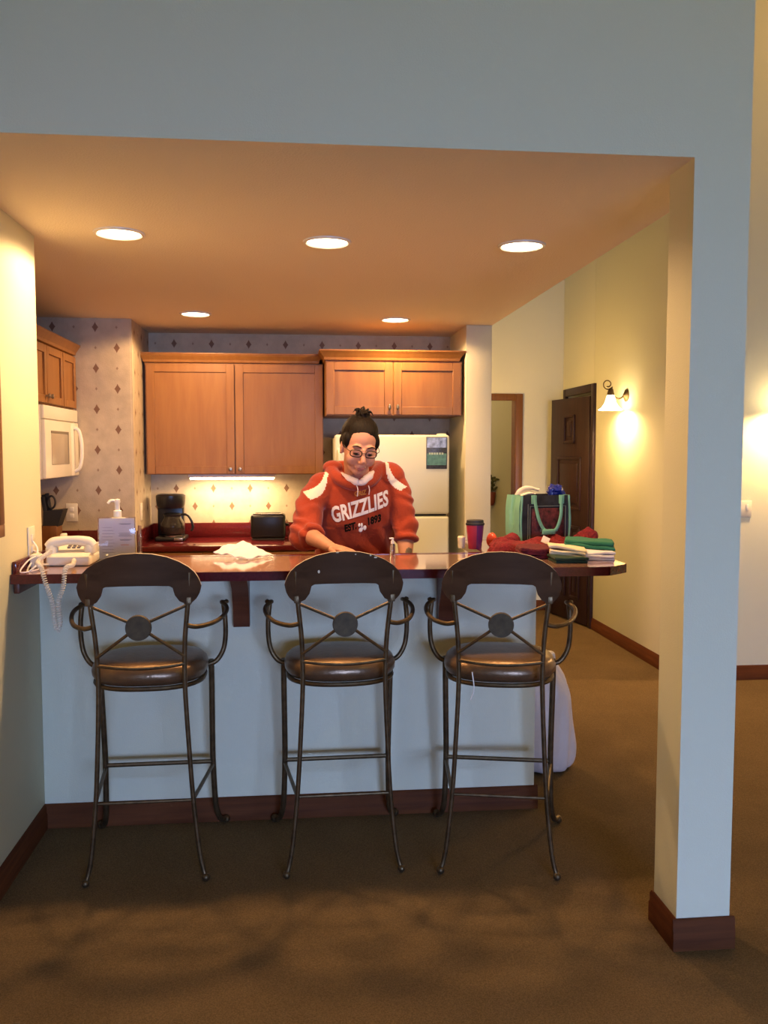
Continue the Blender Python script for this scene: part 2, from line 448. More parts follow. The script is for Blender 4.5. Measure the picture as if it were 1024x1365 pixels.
struct('baseboard_column_right', base_y(1.345, 2.53, 2.71, 1), M['baseY'])
struct('baseboard_hall', base_y(2.58, 5.6, 7.355, -1), M['baseY'])
struct('baseboard_right', base_x('', 2.566, 5.0, 5.6), M['base'])
struct('baseboard_hall_back', base_x('', 2.19, 2.58, 8.3), M['base'])
# door casings
c = MB(); c.box(2.11, 2.18, 8.275, 8.31, 0, 2.10, .006).box(1.352, 2.1098, 8.276, 8.31, 2.035, 2.10, .004).box(2.105, 2.13, 8.30, 8.42, 0, 2.04)
struct('trim_1', c, M['trimwood'])
c = MB(); c.box(2.553, 2.585, 7.355, 7.425, 0, 2.135, .006).box(2.553, 2.585, 8.15, 8.22, 0, 2.135, .006).box(2.554, 2.585, 7.4252, 8.1498, 2.065, 2.135, .004).box(2.57, 2.72, 7.42, 7.435, 0, 2.07)
struct('trim_2', c, M['doorwood'])

# open dark door, hinged on the near jamb, a little ajar into the hall
dr = empty('door_1', (2.55, 7.44, 0), 'dark brown panelled door standing ajar at the end of the hall', 'door')
del dr['category']; del dr['label']; dr['kind'] = 'structure'
def doorleaf():
    mb = MB(); W, Hh, T = .70, 2.03, .036
    mb.box(0, W, 0, T, .012, Hh, .002)
    # raised frames round the panels (local x along the leaf, y = thickness; hall side is y<0)
    for (x0, x1, z0, z1) in ((.25, .45, 1.62, 1.88), (.13, .57, 1.02, 1.50), (.13, .31, .22, .88), (.39, .57, .22, .88)):
        for (a, b, c_, d) in ((x0, x1, z0, z0 + .025), (x0, x1, z1 - .025, z1), (x0, x0 + .025, z0, z1), (x1 - .025, x1, z0, z1)):
            mb.box(a, b, -.012, .002, c_, d, .004)
        mb.box(x0 + .06, x1 - .06, -.008, .002, z0 + .06, z1 - .06, .004)
    return mb
rotd = Matrix.Translation((2.55, 7.44, 0)) @ Matrix.Rotation(PI / 2 + math.radians(11), 4, 'Z')
lf = doorleaf(); lf.tf(Matrix.Diagonal((1, -1, 1, 1))); lf.tf(rotd); lf.build('door_panel', M['doorwood'], dr)
k = MB(); k.lathe([(.0001, 0), (.012, 0), (.010, .02), (.024, .03), (.028, .045), (.018, .06), (.0001, .062)], (0, 0, 0)); k.tf(rotd @ Matrix.Translation((.63, .02, .95)) @ Matrix.Rotation(-PI / 2, 4, 'X')); k.build('door_knob', M['nickel'], dr)

# ------------------------------------------------------------------ bar top
BT = 1.10
bt = empty('bar_counter', (0, 3.6, BT - .034), 'long dark red laminate bar counter with wood edge in front of the kitchen', 'counter')
poly = [(-1.033, 3.30), (1.215, 3.30), (1.31, 3.38), (1.31, 4.36), (.84, 4.36), (.84, 3.82), (-1.033, 3.82)]
MB().prism(poly, BT - .030, BT).build('surface', M['bartop'], bt)
e = MB()
def edge(p, q):
    p, q = Vector((*p, 0)), Vector((*q, 0)); d = (q - p).normalized(); n = Vector((d.y, -d.x, 0)) * .012
    e.prism([tuple(p.xy), tuple((p + n).xy - d.xy * 0), tuple((q + n).xy), tuple(q.xy)], BT - .034, BT + .0006)
for i in range(6): edge(poly[i], poly[i + 1])
e.box(-1.033, .84, 3.79, 3.8205, BT - .034, BT + .0012)
e.build('edge_trim', M['redtop'], bt)
MB().box(-1.033, -1.018, 3.31, 3.70, BT, BT + .045, .003).build('side_splash', M['redtop'], bt)
MB().box(-1.033, -1.012, 3.32, 3.64, BT - .075, BT - .035, .004).build('wall_cleat', M['darkwood'], bt)
for i, x in enumerate((-.222, .628)):
    cb = MB()
    cb.prism([(3.643, BT - .27), (3.60, BT - .27), (3.585, BT - .20), (3.52, BT - .10), (3.44, BT - .06), (3.43, BT - .036), (3.643, BT - .036)], x - .033, x + .033, 'X')
    tag(cb.build('corbel', M['darkwood']), ['dark wood corbel under the bar between left and middle stools', 'dark wood corbel under the bar behind the right stool'][i], 'bracket', 'corbels under the bar top')

# ------------------------------------------------------------------ bar stools
def make_stool():
    root = empty('bar_stool', (0, 0, 0), '', 'bar stool', 'bronze metal bar stools')
    # seat cushion
    s = MB(); cx, cy = 0, -.035
    prof = [(.0, .705), (.80, .705), (.93, .712), (.99, .730), (1.0, .748), (.97, .766), (.90, .780), (.7, .788), (.35, .791), (.0, .792)]
    rings = []
    for (k, z) in prof:
        ring = []
        for a in range(48):
            t = 2 * PI * a / 48; c_, s_ = math.cos(t), math.sin(t); ex = 2 / 2.5
            x = math.copysign(abs(c_) ** ex, c_) * .212 * max(k, .002); y = math.copysign(abs(s_) ** ex, s_) * .205 * max(k, .002)
            ring.append(s.bm.verts.new((cx + x, cy + y, z)))
        rings.append(ring)
    for A, B in zip(rings, rings[1:]):
        for k in range(48):
            f = s.bm.faces.new((A[k], A[(k + 1) % 48], B[(k + 1) % 48], B[k])); f.smooth = True
    s.build('seat', M['leather'], root)
    s = MB()
    pts = []
    for a in range(40):
        t = 2 * PI * a / 40; c_, s_ = math.cos(t), math.sin(t)
        pts.append((math.copysign(abs(c_) ** .8, c_) * .198, cy + math.copysign(abs(s_) ** .8, s_) * .191, .702))
    s.tube(pts, .009, 8, 1, closed=True); s.build('seat_ring', M['iron'], root)
    # crest rail
    s = MB()
    topc = [(0, 1.203), (.05, 1.200), (.10, 1.188), (.14, 1.170), (.17, 1.150), (.19, 1.130), (.203, 1.108), (.211, 1.082)]
    botc = [(0, 1.091), (.06, 1.090), (.108, 1.087), (.118, 1.080), (.124, 1.055), (.140, 1.032), (.160, 1.022), (.180, 1.024), (.196, 1.038), (.206, 1.056), (.211, 1.080)]
    def itp(c_, x):
        for (a, za), (b, zb) in zip(c_, c_[1:]):
            if x <= b + 1e-9: return za + (zb - za) * (x - a) / (b - a)
        return c_[-1][1]
    xs = sorted(set([round(i * .005, 4) for i in range(43)] + [.211, .118, .114, .121, .208]))
    xs = [x for x in xs if x <= .211]; xs = [-x for x in xs[::-1] if x > 0] + xs
    def yb(x): return -.335 + .055 * (x / .21) ** 2
    R = 7
    def grid(dy):
        return [[s.bm.verts.new((x, yb(x) + dy, itp(botc, abs(x)) + (itp(topc, abs(x)) - itp(botc, abs(x))) * j / R)) for j in range(R + 1)] for x in xs]
    A, B = grid(-.009), grid(.009)
    for i in range(len(xs) - 1):
        for j in range(R):
            for G, fl in ((A, 0), (B, 1)):
                q = (G[i][j], G[i + 1][j], G[i + 1][j + 1], G[i][j + 1]); f = s.bm.faces.new(q[::-1] if fl else q); f.smooth = True
        f = s.bm.faces.new((A[i][0], B[i][0], B[i + 1][0], A[i + 1][0]))
        f = s.bm.faces.new((A[i][R], A[i + 1][R], B[i + 1][R], B[i][R])); f.material_index = 1
    for i in (0, len(xs) - 1):
        for j in range(R):
            s.bm.faces.new((A[i][j], A[i][j + 1], B[i][j + 1], B[i][j]))
    s.build('crest_rail', [M['crest'], M['paletop']], root)
    # legs
    for sx in (-1, 1):
        s = MB()
        s.tube([(sx * x, y, z) for x, y, z in ((.172, -.300, 1.13), (.166, -.297, 1.03), (.153, -.285, .9), (.149, -.275, .8), (.149, -.268, .7), (.158, -.258, .5), (.170, -.252, .3), (.188, -.25, .12), (.200, -.25, .05), (.210, -.256, .016))], .0085, 10)
        s.ell((sx * .211, -.258, .0145), (.0145, .0145, .0145))
        s.box(sx * .166 - .0125, sx * .166 + .0125, -.311, -.284, 1.018, 1.045, .003)
        s.build('leg', M['iron'], root)
        s = MB()
        s.tube([(sx * x, y, z) for x, y, z in ((.213, .085, .73), (.213, .10, .62), (.211, .125, .42), (.211, .14, .3), (.217, .165, .12), (.228, .195, .05), (.240, .22, .024), (.252, .24, .022))], .0115, 10)
        s.ell((sx * .254, .243, .0165), (.0165, .0165, .0165))
        s.build('leg', M['iron'], root)
        # armrest with scroll
        s = MB()
        sc = [(.27 + .022 * math.cos(t) * (1 - t / 9), .075 + .026 * math.sin(t) * (1 - t / 9), .962) for t in [PI + k * .55 for k in range(9)]]
        ap = [(.160, -.29, .942), (.195, -.27, .933), (.240, -.20, .931), (.268, -.12, .935), (.282, -.05, .945), (.280, .0, .955), (.262, .035, .965)]
        s.tube([(sx * x, y, z) for x, y, z in ap + sc[1:]], .0085, 10, 5)
        s.build('armrest', M['iron'], root)
        s = MB()
        s.tube([(sx * x, y, z) for x, y, z in ((.195, .03, .722), (.235, .04, .735), (.262, .045, .775), (.272, .045, .83), (.272, .04, .90), (.266, .04, .960))], .0095, 10)
        s.build('arm_support', M['iron'], root)
        # crossed braces of the back
        s = MB(); s.tube([(sx * .163, -.297, 1.015), (sx * .03, -.318, .96)], .0055, 8, 3); s.build('back_brace', M['iron'], root)
        s = MB(); s.tube([(sx * .150, -.285, .832), (sx * .03, -.318, .925)], .0055, 8, 3); s.build('back_brace', M['iron'], root)
        s = MB(); s.tube([(sx * .171, -.25, .305), (sx * .211, .142, .288)], .0075, 8, 2); s.build('foot_rail', M['iron'], root)
    s = MB(); rx = Matrix.Rotation(PI / 2, 3, 'X')
    s.lathe([(.0001, -.004), (.034, -.004), (.036, -.007), (.043, -.007), (.045, 0), (.043, .012), (.0001, .012)], (0, -.321, .943), 32, rx)
    s.lathe([(.0001, -.006), (.024, -.0055), (.026, -.003)], (0, -.321, .943), 32, rx, cap=False)
    s.build('medallion', M['brass'], root)
    s = MB(); s.tube([(-.149, -.278, .803), (-.08, -.292, .797), (0, -.298, .794), (.08, -.292, .797), (.149, -.278, .803)], .0065, 8); s.build('back_rail', M['iron'], root)
    s = MB(); s.tube([(-.211, .14, .30), (.211, .14, .30)], .009, 8, 2); s.build('foot_rail', M['iron'], root)
    s = MB(); s.tube([(-.171, -.252, .30), (.171, -.252, .30)], .0055, 8, 2); s.build('foot_rail', M['iron'], root)
    return root
st = make_stool()
st.location = (-.545, 3.375, 0); st.rotation_euler = (0, 0, math.radians(1)); st['label'] = 'leftmost bronze bar stool with scroll arms, in front of the telephone'
mid = copy_thing(st, (.166, 3.37, 0), math.radians(1.2), 'middle bronze bar stool with pale chips on its dark crest rail', 'bronze metal bar stools')
for (x, z, r1, r2) in ((-.092, 1.132, .0045, .006), (.088, 1.187, .004, .003), (.105, 1.179, .008, .003), (-.028, 1.199, .006, .002), (.035, 1.192, .003, .002)):
    ch = MB(); ch.ell((x, -.335 + .055 * (x / .21) ** 2 - .0088, z), (r1, .0015, r2), 10, 8)
    q = ch.build('paint_chip', M['bone']); q.parent = mid; q['label'] = 'pale chip in the dark finish'
copy_thing(st, (.785, 3.295, 0), math.radians(-12.5), 'rightmost bronze bar stool, turned slightly, beside the white plastic bag', 'bronze metal bar stools')

# ------------------------------------------------------------------ kitchen cabinets
def door_mb(x0, x1, z0, z1, y, T=None, fr=.055):
    """shaker door on the plane y, face toward -Y"""
    mb = MB(T); t = .02
    mb.box(x0, x0 + fr, y - t, y, z0, z1, .002, 1).box(x1 - fr, x1, y - t, y, z0, z1, .002, 1)
    mb.box(x0 + fr, x1 - fr, y - t, y, z0, z0 + fr, .002, 1).box(x0 + fr, x1 - fr, y - t, y, z1 - fr, z1, .002, 1)
    mb.box(x0 + fr - .002, x1 - fr + .002, y - t * .45, y, z0 + fr - .002, z1 - fr + .002)
    return mb
def knob_mb(x, y, z, T=None, oval=False):
    mb = MB(T); rot = Matrix.Rotation(PI / 2, 3, 'X')
    if oval: mb.ell((x, y - .018, z), (.011, .009, .021)); mb.lathe([(.005, 0), (.005, .014)], (x, y, z), 12, rot)
    else: mb.lathe([(.006, 0), (.005, .01), (.013, .014), (.015, .02), (.011, .026), (.0005, .028)], (x, y, z), 16, rot)
    return mb
def crown(mb, x0, x1, yf, yb, z0, z1, out=.045):
    # moulding across the front with returns on both sides
    pr = [(0, 0), (-.008, .004), (-.012, .02), (-.03, .045), (-out, z1 - z0 - .008), (-out, z1 - z0), (0, z1 - z0)]
    for (a, b) in zip(pr, pr[1:]):
        A = [(x0 + a[0], yf + a[0], z0 + a[1]), (x1 - a[0], yf + a[0], z0 + a[1]), (x1 - b[0], yf + b[0], z0 + b[1]), (x0 + b[0], yf + b[0], z0 + b[1])]
        L = [(x0 + a[0], yb, z0 + a[1]), (x0 + a[0], yf + a[0], z0 + a[1]), (x0 + b[0], yf + b[0], z0 + b[1]), (x0 + b[0], yb, z0 + b[1])]
        Rr = [(x1 - a[0], yf + a[0], z0 + a[1]), (x1 - a[0], yb, z0 + a[1]), (x1 - b[0], yb, z0 + b[1]), (x1 - b[0], yf + b[0], z0 + b[1])]
        for q in (A, L, Rr): mb._addmesh(q, [(0, 1, 2, 3)], False)
    mb.box(x0, x1, yf, yb, z0, z1 - .002)

cab = empty('wall_cabinet', (-.41, 6.43, 1.385), 'wide maple wall cabinet with two tall doors above the coffee maker', 'cabinet')
MB().box(-1.035, .203, 6.29, 6.598, 1.385, 2.165).build('body', M['maple'], cab)
for (a, b, kx) in ((-1.025, -.421, -.452), (-.413, .199, -.385)):
    d = door_mb(a, b, 1.39, 2.155, 6.289).build('door', M['maple'], cab)
    knob_mb(kx, 6.269, 1.425).build('knob', M['nickel'], d)
mb = MB(); crown(mb, -1.035, .165, 6.28, 6.598, 2.165, 2.232, .035); mb.build('crown_moulding', M['maple'], cab, recalc=False)

cab = empty('wall_cabinet', (.69, 6.3, 1.795), 'short deep maple wall cabinet with two doors above the refrigerator', 'cabinet')
MB().box(.212, 1.150, 6.02, 6.598, 1.795, 2.165).build('body', M['maple'], cab)
for (a, b, kx) in ((.215, .668, .646), (.676, 1.140, .702)):
    d = door_mb(a, b, 1.80, 2.155, 6.019).build('door', M['maple'], cab)
    knob_mb(kx, 5.999, 1.85, None, True).build('knob', M['nickel'], d)
mb = MB(); crown(mb, .212, 1.125, 6.01, 6.598, 2.165, 2.235, .045); mb.build('crown_moulding', M['maple'], cab, recalc=False)

# left run, faces +X : local frame (x' along world -Y...), T maps local (x, y, z) -> world (-1.41 - y ... )
TL = Matrix(((0, -1, 0, 0), (1, 0, 0, 0), (0, 0, 1, 0), (0, 0, 0, 1)))   # local x -> world y, local y -> world -x
cab = empty('wall_cabinet', (-1.58, 5.2, 1.815), 'maple wall cabinet with crown over the microwave on the left', 'cabinet')
MB(TL).box(4.46, 5.915, 1.43, 1.755, 1.818, 2.165).build('body', M['maple'], cab)
for (a, b, kx) in ((4.47, 4.86, 4.83), (4.866, 5.235, 5.205), (5.241, 5.59, 5.27)):
    d = door_mb(a, b, 1.825, 2.155, 1.429, TL, .045).build('door', M['maple'], cab)
    knob_mb(kx, 1.409, 1.865, TL).build('knob', M['nickel'], d)
door_mb(5.60, 5.905, 1.825, 2.155, 1.429, TL, .045).build('door', M['maple'], cab)
mb = MB(TL); crown(mb, 4.46, 5.915, 1.42, 1.755, 2.165, 2.232, .04); mb.build('crown_moulding', M['maple'], cab, recalc=False)

mw = empty('microwave', (-1.58, 5.54, 1.385), 'white over-the-range microwave under the left wall cabinet', 'microwave')
MB(TL).box(5.13, 5.912, 1.425, 1.755, 1.388, 1.814, .006).build('case', M['white'], mw)
b = MB(TL); b.box(5.135, 5.908, 1.405, 1.426, 1.735, 1.812, .006); b.build('vent_panel', M['white'], mw)
b = MB(TL); b.box(5.135, 5.715, 1.400, 1.426, 1.392, 1.73, .008); dd = b.build('door', M['white'], mw)
b = MB(TL); b.box(5.255, 5.625, 1.3975, 1.402, 1.47, 1.655, .004); b.build('window', M['greywin'], dd)
b = MB(TL); b.box(5.25, 5.632, 1.3965, 1.402, 1.655, 1.668).box(5.625, 5.64, 1.3965, 1.402, 1.47, 1.668); b.build('window_shade_line', M['greyd'], dd)
b = MB(TL); b.box(5.718, 5.908, 1.402, 1.426, 1.392, 1.73, .008); b.build('control_panel', M['white'], mw)
b = MB(TL); b.tube([(5.80, 1.404, 1.70), (5.80, 1.375, 1.68), (5.80, 1.36, 1.62), (5.80, 1.357, 1.56), (5.80, 1.36, 1.50), (5.80, 1.375, 1.44), (5.80, 1.404, 1.42)], .012, 10); b.build('handle', M['white'], mw)

# base cabinets and worktops
def base_cab(name, x0, x1, yf, yb, T, label, nd):
    c_ = empty(name, tuple((T or Matrix()) @ Vector(((x0 + x1) / 2, (yf + yb) / 2, 0))), label, 'cabinet')
    MB(T).box(x0, x1, yf, yb, .09, .872).build('body', M['maple'], c_)
    MB(T).box(x0, x1, yf + .06, yb, 0.0, .09).build('toe_kick', M['blackm'], c_)
    w = (x1 - x0) / nd
    for i in range(nd):
        a, b_ = x0 + i * w + .004, x0 + (i + 1) * w - .004
        d = door_mb(a, b_, .10, .70, yf - .001, T).build('door', M['maple'], c_)
        knob_mb(b_ - .03 if i % 2 == 0 else a + .03, yf - .021, .66, T).build('knob', M['nickel'], d)
        q = MB(T); q.box(a, b_, yf - .02, yf, .71, .865, .003); d = q.build('drawer', M['maple'], c_)
        knob_mb((a + b_) / 2, yf - .021, .79, T).build('knob', M['nickel'], d)
    return c_
base_cab('base_cabinet', -1.05, .235, 6.0, 6.595, None, 'maple base cabinet along the back wall, under the coffee maker', 3)
base_cab('base_cabinet', 3.78, 5.915, 1.14, 1.755, TL, 'maple base cabinet along the left kitchen wall under the knife block', 4)
TB = Matrix(((-1, 0, 0, 0), (0, -1, 0, 0), (0, 0, 1, 0), (0, 0, 0, 1)))
base_cab('base_cabinet', -.85, 1.05, -4.36, -3.815, TB, 'maple base cabinet on the kitchen side of the bar wall', 3)
wt = empty('worktop', (-.4, 6.28, .876), 'dark red laminate worktop with backsplash along the back wall', 'counter')
MB().box(-1.053, .245, 5.965, 6.598, .876, .914, .006).build('surface', M['redtop'], wt)
MB().box(-1.053, .245, 6.578, 6.598, .914, 1.02, .004).build('backsplash', M['redtop'], wt)
MB().box(-1.053, -1.035, 5.965, 6.578, .914, 1.02, .004).build('backsplash', M['redtop'], wt)
wt = empty('worktop', (-1.43, 4.8, .876), 'dark red laminate worktop with backsplash along the left kitchen wall', 'counter')
MB().box(-1.757, -1.11, 3.76, 5.918, .876, .914, .006).build('surface', M['redtop'], wt)
MB().box(-1.757, -1.11, 5.898, 5.918, .914, 1.03, .004).build('backsplash', M['redtop'], wt)
tag(MB().box(-1.105, .89, 3.805, 4.40, .876, .914, .006).build('worktop', M['redtop']), 'lower red worktop behind the raised bar where the person works', 'counter')

# under-cabinet lamp
ul = empty('under_cabinet_light', (-.45, 6.44, 1.345), 'lit strip light mounted under the wide wall cabinet', 'light')
MB().box(-.76, -.14, 6.38, 6.50, 1.362, 1.386, .004).build('housing', M['white'], ul)
MB().box(-.75, -.15, 6.39, 6.49, 1.346, 1.363, .006).build('diffuser', M['tube'], ul)

# ------------------------------------------------------------------ refrigerator
fr = empty('refrigerator', (.66, 6.27, 0), 'cream white top-freezer refrigerator behind the person', 'refrigerator')
MB().box(.272, 1.052, 6.02, 6.585, .03, 1.645, .012).build('body', M['fridge'], fr)
MB().box(.268, 1.056, 5.95, 6.012, 1.118, 1.662, .018, 4).build('freezer_door', M['fridge'], fr)
MB().box(.268, 1.056, 5.95, 6.012, .08, 1.104, .018, 4).build('fridge_door', M['fridge'], fr)
MB().box(.28, 1.045, 6.008, 6.022, .08, 1.65).build('gasket', M['gasket'], fr)
for (z0, z1) in ((1.16, 1.56), (.60, 1.06)):
    mb = MB(); mb.tube([(.298, 5.955, z0), (.298, 5.912, z0 + .03), (.298, 5.905, (z0 + z1) / 2), (.298, 5.912, z1 - .03), (.298, 5.955, z1)], .012, 10, 5); mb.build('handle', M['fridge'], fr)
MB().box(.98, 1.04, 5.99, 6.05, 1.64, 1.672, .006).build('hinge_cover', M['fridge'], fr)
MB().box(.28, 1.045, 5.99, 6.02, .0, .08, .004).build('kick_grille', M['gasket'], fr)
fl = empty('flyer', (.965, 5.945, 1.43), 'green and blue glossy flyer stuck to the refrigerator door', 'flyer')
MB().box(.894, 1.038, 5.9455, 5.9485, 1.43, 1.648, .001).build('sheet', M['flydark'], fl)
MB().box(.899, 1.033, 5.9442, 5.9457, 1.575, 1.643).build('photo_area', M['flysky'], fl)
MB().box(.899, 1.033, 5.9442, 5.9457, 1.455, 1.535).build('green_area', M['flygreen'], fl)
for i in range(5): pass
t_ = MB()
for x in (.912, .929, .946, .963, .982, 1.0): t_.box(x, x + .012, 5.9425, 5.9445, 1.527, 1.541)
t_.build('printed_line', M['flytext'], fl)

# ------------------------------------------------------------------ things on the back worktop
cm = empty('coffee_maker', (-.875, 6.38, .914), 'black drip coffee maker with glass carafe on the back worktop', 'coffee maker')
MB().box(-.985, -.775, 6.27, 6.50, .914, .945, .012, 3).build('base', M['black'], cm)
MB().box(-.985, -.80, 6.42, 6.50, .94, 1.17, .012, 3).build('water_tank', M['black'], cm)
mb = MB(); mb.lathe([(.085, 0), (.098, .02), (.104, .075), (.104, .09), (.09, .098), (.02, .10)], (-.883, 6.37, 1.145), 32); mb.box(-.98, -.80, 6.38, 6.50, 1.15, 1.243, .014); mb.build('brew_head', M['black'], cm)
ca = MB(); ca.lathe([(.055, 0), (.075, .012), (.085, .05), (.082, .085), (.06, .125), (.058, .14)], (-.868, 6.345, .953), 32); ca = ca.build('carafe', M['glass'], cm)
mb = MB(); mb.lathe([(.061, 0), (.064, .012), (.05, .02), (.01, .022)], (-.868, 6.345, 1.09), 28); mb.build('lid', M['black'], ca)
mb = MB(); mb.tube([(-.808, 6.335, 1.10), (-.765, 6.33, 1.098), (-.737, 6.325, 1.06), (-.725, 6.325, 1.01), (-.738, 6.325, .985)], .009, 10); mb.build('handle', M['black'], ca)
mb = MB(); mb.lathe([(.066, 0), (.068, .012)], (-.868, 6.345, .943), 28); mb.build('hot_plate', M['coffee'], cm)
mb = MB(); mb.box(-.85, -.79, 6.266, 6.272, .92, .94, .002); mb.build('switch', M['coffee'], cm)

to = empty('toaster', (-.19, 6.38, .914), 'black two-slot toaster at the right end of the back worktop', 'toaster')
mb = MB(); mb.box(-.318, -.07, 6.30, 6.46, .925, 1.10, .022, 4); mb.build('body', M['black'], to)
mb = MB(); mb.box(-.30, -.09, 6.31, 6.45, 1.098, 1.104, .002); mb.build('top_plate', M['coffee'], to)
for y in (6.345, 6.415): MB().box(-.285, -.105, y - .012, y + .012, 1.1035, 1.1055).build('slot', M['blackm'], to)
mb = MB(); mb.box(-.071, -.045, 6.365, 6.395, 1.01, 1.03, .005); mb.build('lever', M['black'], to)
mb = MB(); mb.box(-.31, -.078, 6.305, 6.455, .914, .926, .004); mb.build('foot', M['blackm'], to)

kb = empty('knife_block', (-1.50, 5.62, .914), 'wooden knife block with slanted black top on the left worktop', 'knife block')
MB().box(-1.575, -1.465, 5.57, 5.70, .914, 1.09, .006).build('wood_base', M['trimwood'], kb)
mb = MB(); mb.prism([(-1.55, 1.085), (-1.462, 1.085), (-1.425, 1.19), (-1.545, 1.18)], 5.575, 5.695, 'Y'); mb.build('slanted_head', M['blackm'], kb)
for i, (x, y, h) in enumerate(((-1.535, 5.60, .10), (-1.515, 5.63, .12), (-1.545, 5.66, .11))):
    mb = MB(); mb.box(x - .012, x + .012, y - .009, y + .009, 1.15, 1.17 + h, .004, 2, Matrix.Rotation(math.radians(-8), 3, 'Y'), (x, y, 1.15))
    tag(mb.build('kitchen_knife', M['blackm']), 'black knife handle sticking up from the knife block', 'knife', 'knives in the knife block')
mb = MB(); mb.tube([(-1.50 + .022 * math.cos(t), 5.60, 1.235 + .038 * math.sin(t)) for t in [2 * PI * k / 10 for k in range(10)]], .006, 8, 3, closed=True)
mb.tube([(-1.50, 5.60, 1.20), (-1.505, 5.60, 1.17)], .006, 8, 2)
tag(mb.build('kitchen_scissors', M['blackm']), 'black looped scissors handle in the knife block', 'scissors')

# wall plates
def plate(T, x, z, label, holes, w=.074, h=.118, name='outlet', y=0):
    o = empty(name, tuple(T @ Vector((x, y, z - h / 2))), label, name.replace('_', ' '))
    MB(T).box(x - w / 2, x + w / 2, y - .007, y - .0005, z - h / 2, z + h / 2, .003).build('cover_plate', M['bone'], o)
    for (dx, dz, a, b_) in holes:
        MB(T).box(x + dx - a, x + dx + a, y - .010, y - .006, z + dz - b_, z + dz + b_, .002).build('socket' if name == 'outlet' else 'switch', M['white'], o)
    return o
TI = Matrix.Identity(4)
plate(Matrix.Translation((0, 5.92, 0)), -1.457, 1.148, 'bone wall outlet on the papered wall beside the knife block', ((0, .022, .014, .014), (0, -.022, .014, .014)))
TR = Matrix(((0, -1, 0, -1.055), (1, 0, 0, 0), (0, 0, 1, 0), (0, 0, 0, 1)))
plate(TR, 6.15, 1.135, 'bone wall outlet on the papered return left of the coffee maker', ((0, .022, .014, .014), (0, -.022, .014, .014)))
TLW = Matrix(((0, -1, 0, -1.035), (1, 0, 0, 0), (0, 0, 1, 0), (0, 0, 0, 1)))
plate(TLW, 3.55, 1.185, 'beige wall outlet on the left wall above the telephone cords', ((0, .026, .014, .014), (0, -.02, .014, .014)), .085, .14)
TRW = Matrix.Translation((0, 5.6, 0))
plate(TRW, 2.995, 1.165, 'bone double light switch on the wall right of the column', ((-.03, -.005, .009, .022), (.022, .01, .009, .022)), .11, .11, 'light_switch')

# ------------------------------------------------------------------ recessed lights
LP = [(-.685, 3.62), (.138, 3.68), (.95, 3.66), (-.614, 5.66), (.66, 5.77)]
LN = ['front left, by the left wall', 'front middle, above the person', 'front right, nearest the hall', 'rear left, above the coffee maker', 'rear right, above the refrigerator']
for i, (x, y) in enumerate(LP):
    o = empty('recessed_light', (x, y, CEIL - .012), 'round recessed ceiling light, ' + LN[i], 'ceiling light', 'recessed kitchen lights')
    mb = MB(); mb.lathe([(.082, CEIL - .0005), (.100, CEIL - .0005), (.099, CEIL - .006), (.088, CEIL - .009), (.082, CEIL - .004)], (x, y, 0), 36, cap=False); mb.build('trim_ring', M['white'], o)
    mb = MB(); mb.lathe([(.0001, CEIL - .0045), (.05, CEIL - .0045), (.083, CEIL - .0025)], (x, y, 0), 36, cap=False); mb.build('lamp_face', M['lamp'], o)

# ------------------------------------------------------------------ sconces
def sconce(x, y, z, label, nx, ny):
    """wall point (x,y,z); (nx,ny) = outward direction"""
    o = empty('wall_sconce', (x, y, z - .12), label, 'wall light')
    a = math.atan2(ny, nx); T = Matrix.Translation((x, y, z)) @ Matrix.Rotation(a, 4, 'Z')   # local +x outwards
    mb = MB(T); mb.lathe([(.0001, .001), (.048, .001), (.05, .008), (.03, .018), (.012, .03)], (0, 0, 0), 24, Matrix.Rotation(PI / 2, 3, 'Y')); mb.build('backplate', M['iron'], o)
    mb = MB(T)
    mb.tube([(.02, 0, 0), (.06, 0, -.025), (.10, 0, -.01), (.13, 0, .03), (.13, 0, .06)], .006, 8)
    sp = [(.155 + .034 * (1 - t / 11) * math.cos(t), 0, .085 + .034 * (1 - t / 11) * math.sin(t)) for t in [-PI * .85 + k * .6 for k in range(14)]]
    mb.tube([(.13, 0, .03)] + sp, .0045, 8, 4); mb.build('scroll_arm', M['iron'], o)
    mb = MB(T); mb.lathe([(.012, .035), (.018, .03), (.026, .0), (.028, -.02), (.02, -.022)], (.13, 0, .02), 20); mb.build('socket_cup', M['iron'], o)
    mb = MB(T); mb.lathe([(.026, 0), (.034, -.025), (.045, -.06), (.068, -.095), (.092, -.112), (.089, -.114), (.064, -.099), (.041, -.062), (.030, -.027), (.022, -.002)], (.13, 0, .0), 28, cap=False); mb.build('glass_shade', M['shade'], o)
    return T @ Vector((.13, 0, -.075))
s1 = sconce(2.58, 6.66, 1.985, 'lit wall sconce with scroll arm and bell glass shade in the hall', -1, 0)
s2 = sconce(3.27, 5.60, 1.93, 'lit wall sconce right of the column, mostly beyond the picture edge', 0, -1)

# ------------------------------------------------------------------ left wall picture
pf = empty('picture_frame', (-1.03, 2.85, 1.25), 'brown wood framed picture on the left wall, only its edge in view', 'picture')
TP = Matrix(((0, -1, 0, -1.035), (1, 0, 0, 0), (0, 0, 1, 0), (0, 0, 0, 1)))
mb = MB(TP); x0, x1, z0, z1, fw = 2.45, 3.185, 1.25, 1.93, .045
mb.box(x0, x1, -.022, -.001, z0, z0 + fw, .004).box(x0, x1, -.022, -.001, z1 - fw, z1, .004).box(x0, x0 + fw, -.0215, -.001, z0 + fw, z1 - fw, .002).box(x1 - fw, x1, -.0215, -.001, z0 + fw, z1 - fw, .002)
mb.build('frame', M['trimwood'], pf)
MB(TP).box(x0 + .03, x1 - .03, -.012, -.002, z0 + .03, z1 - .03).build('print', M['picture'], pf)

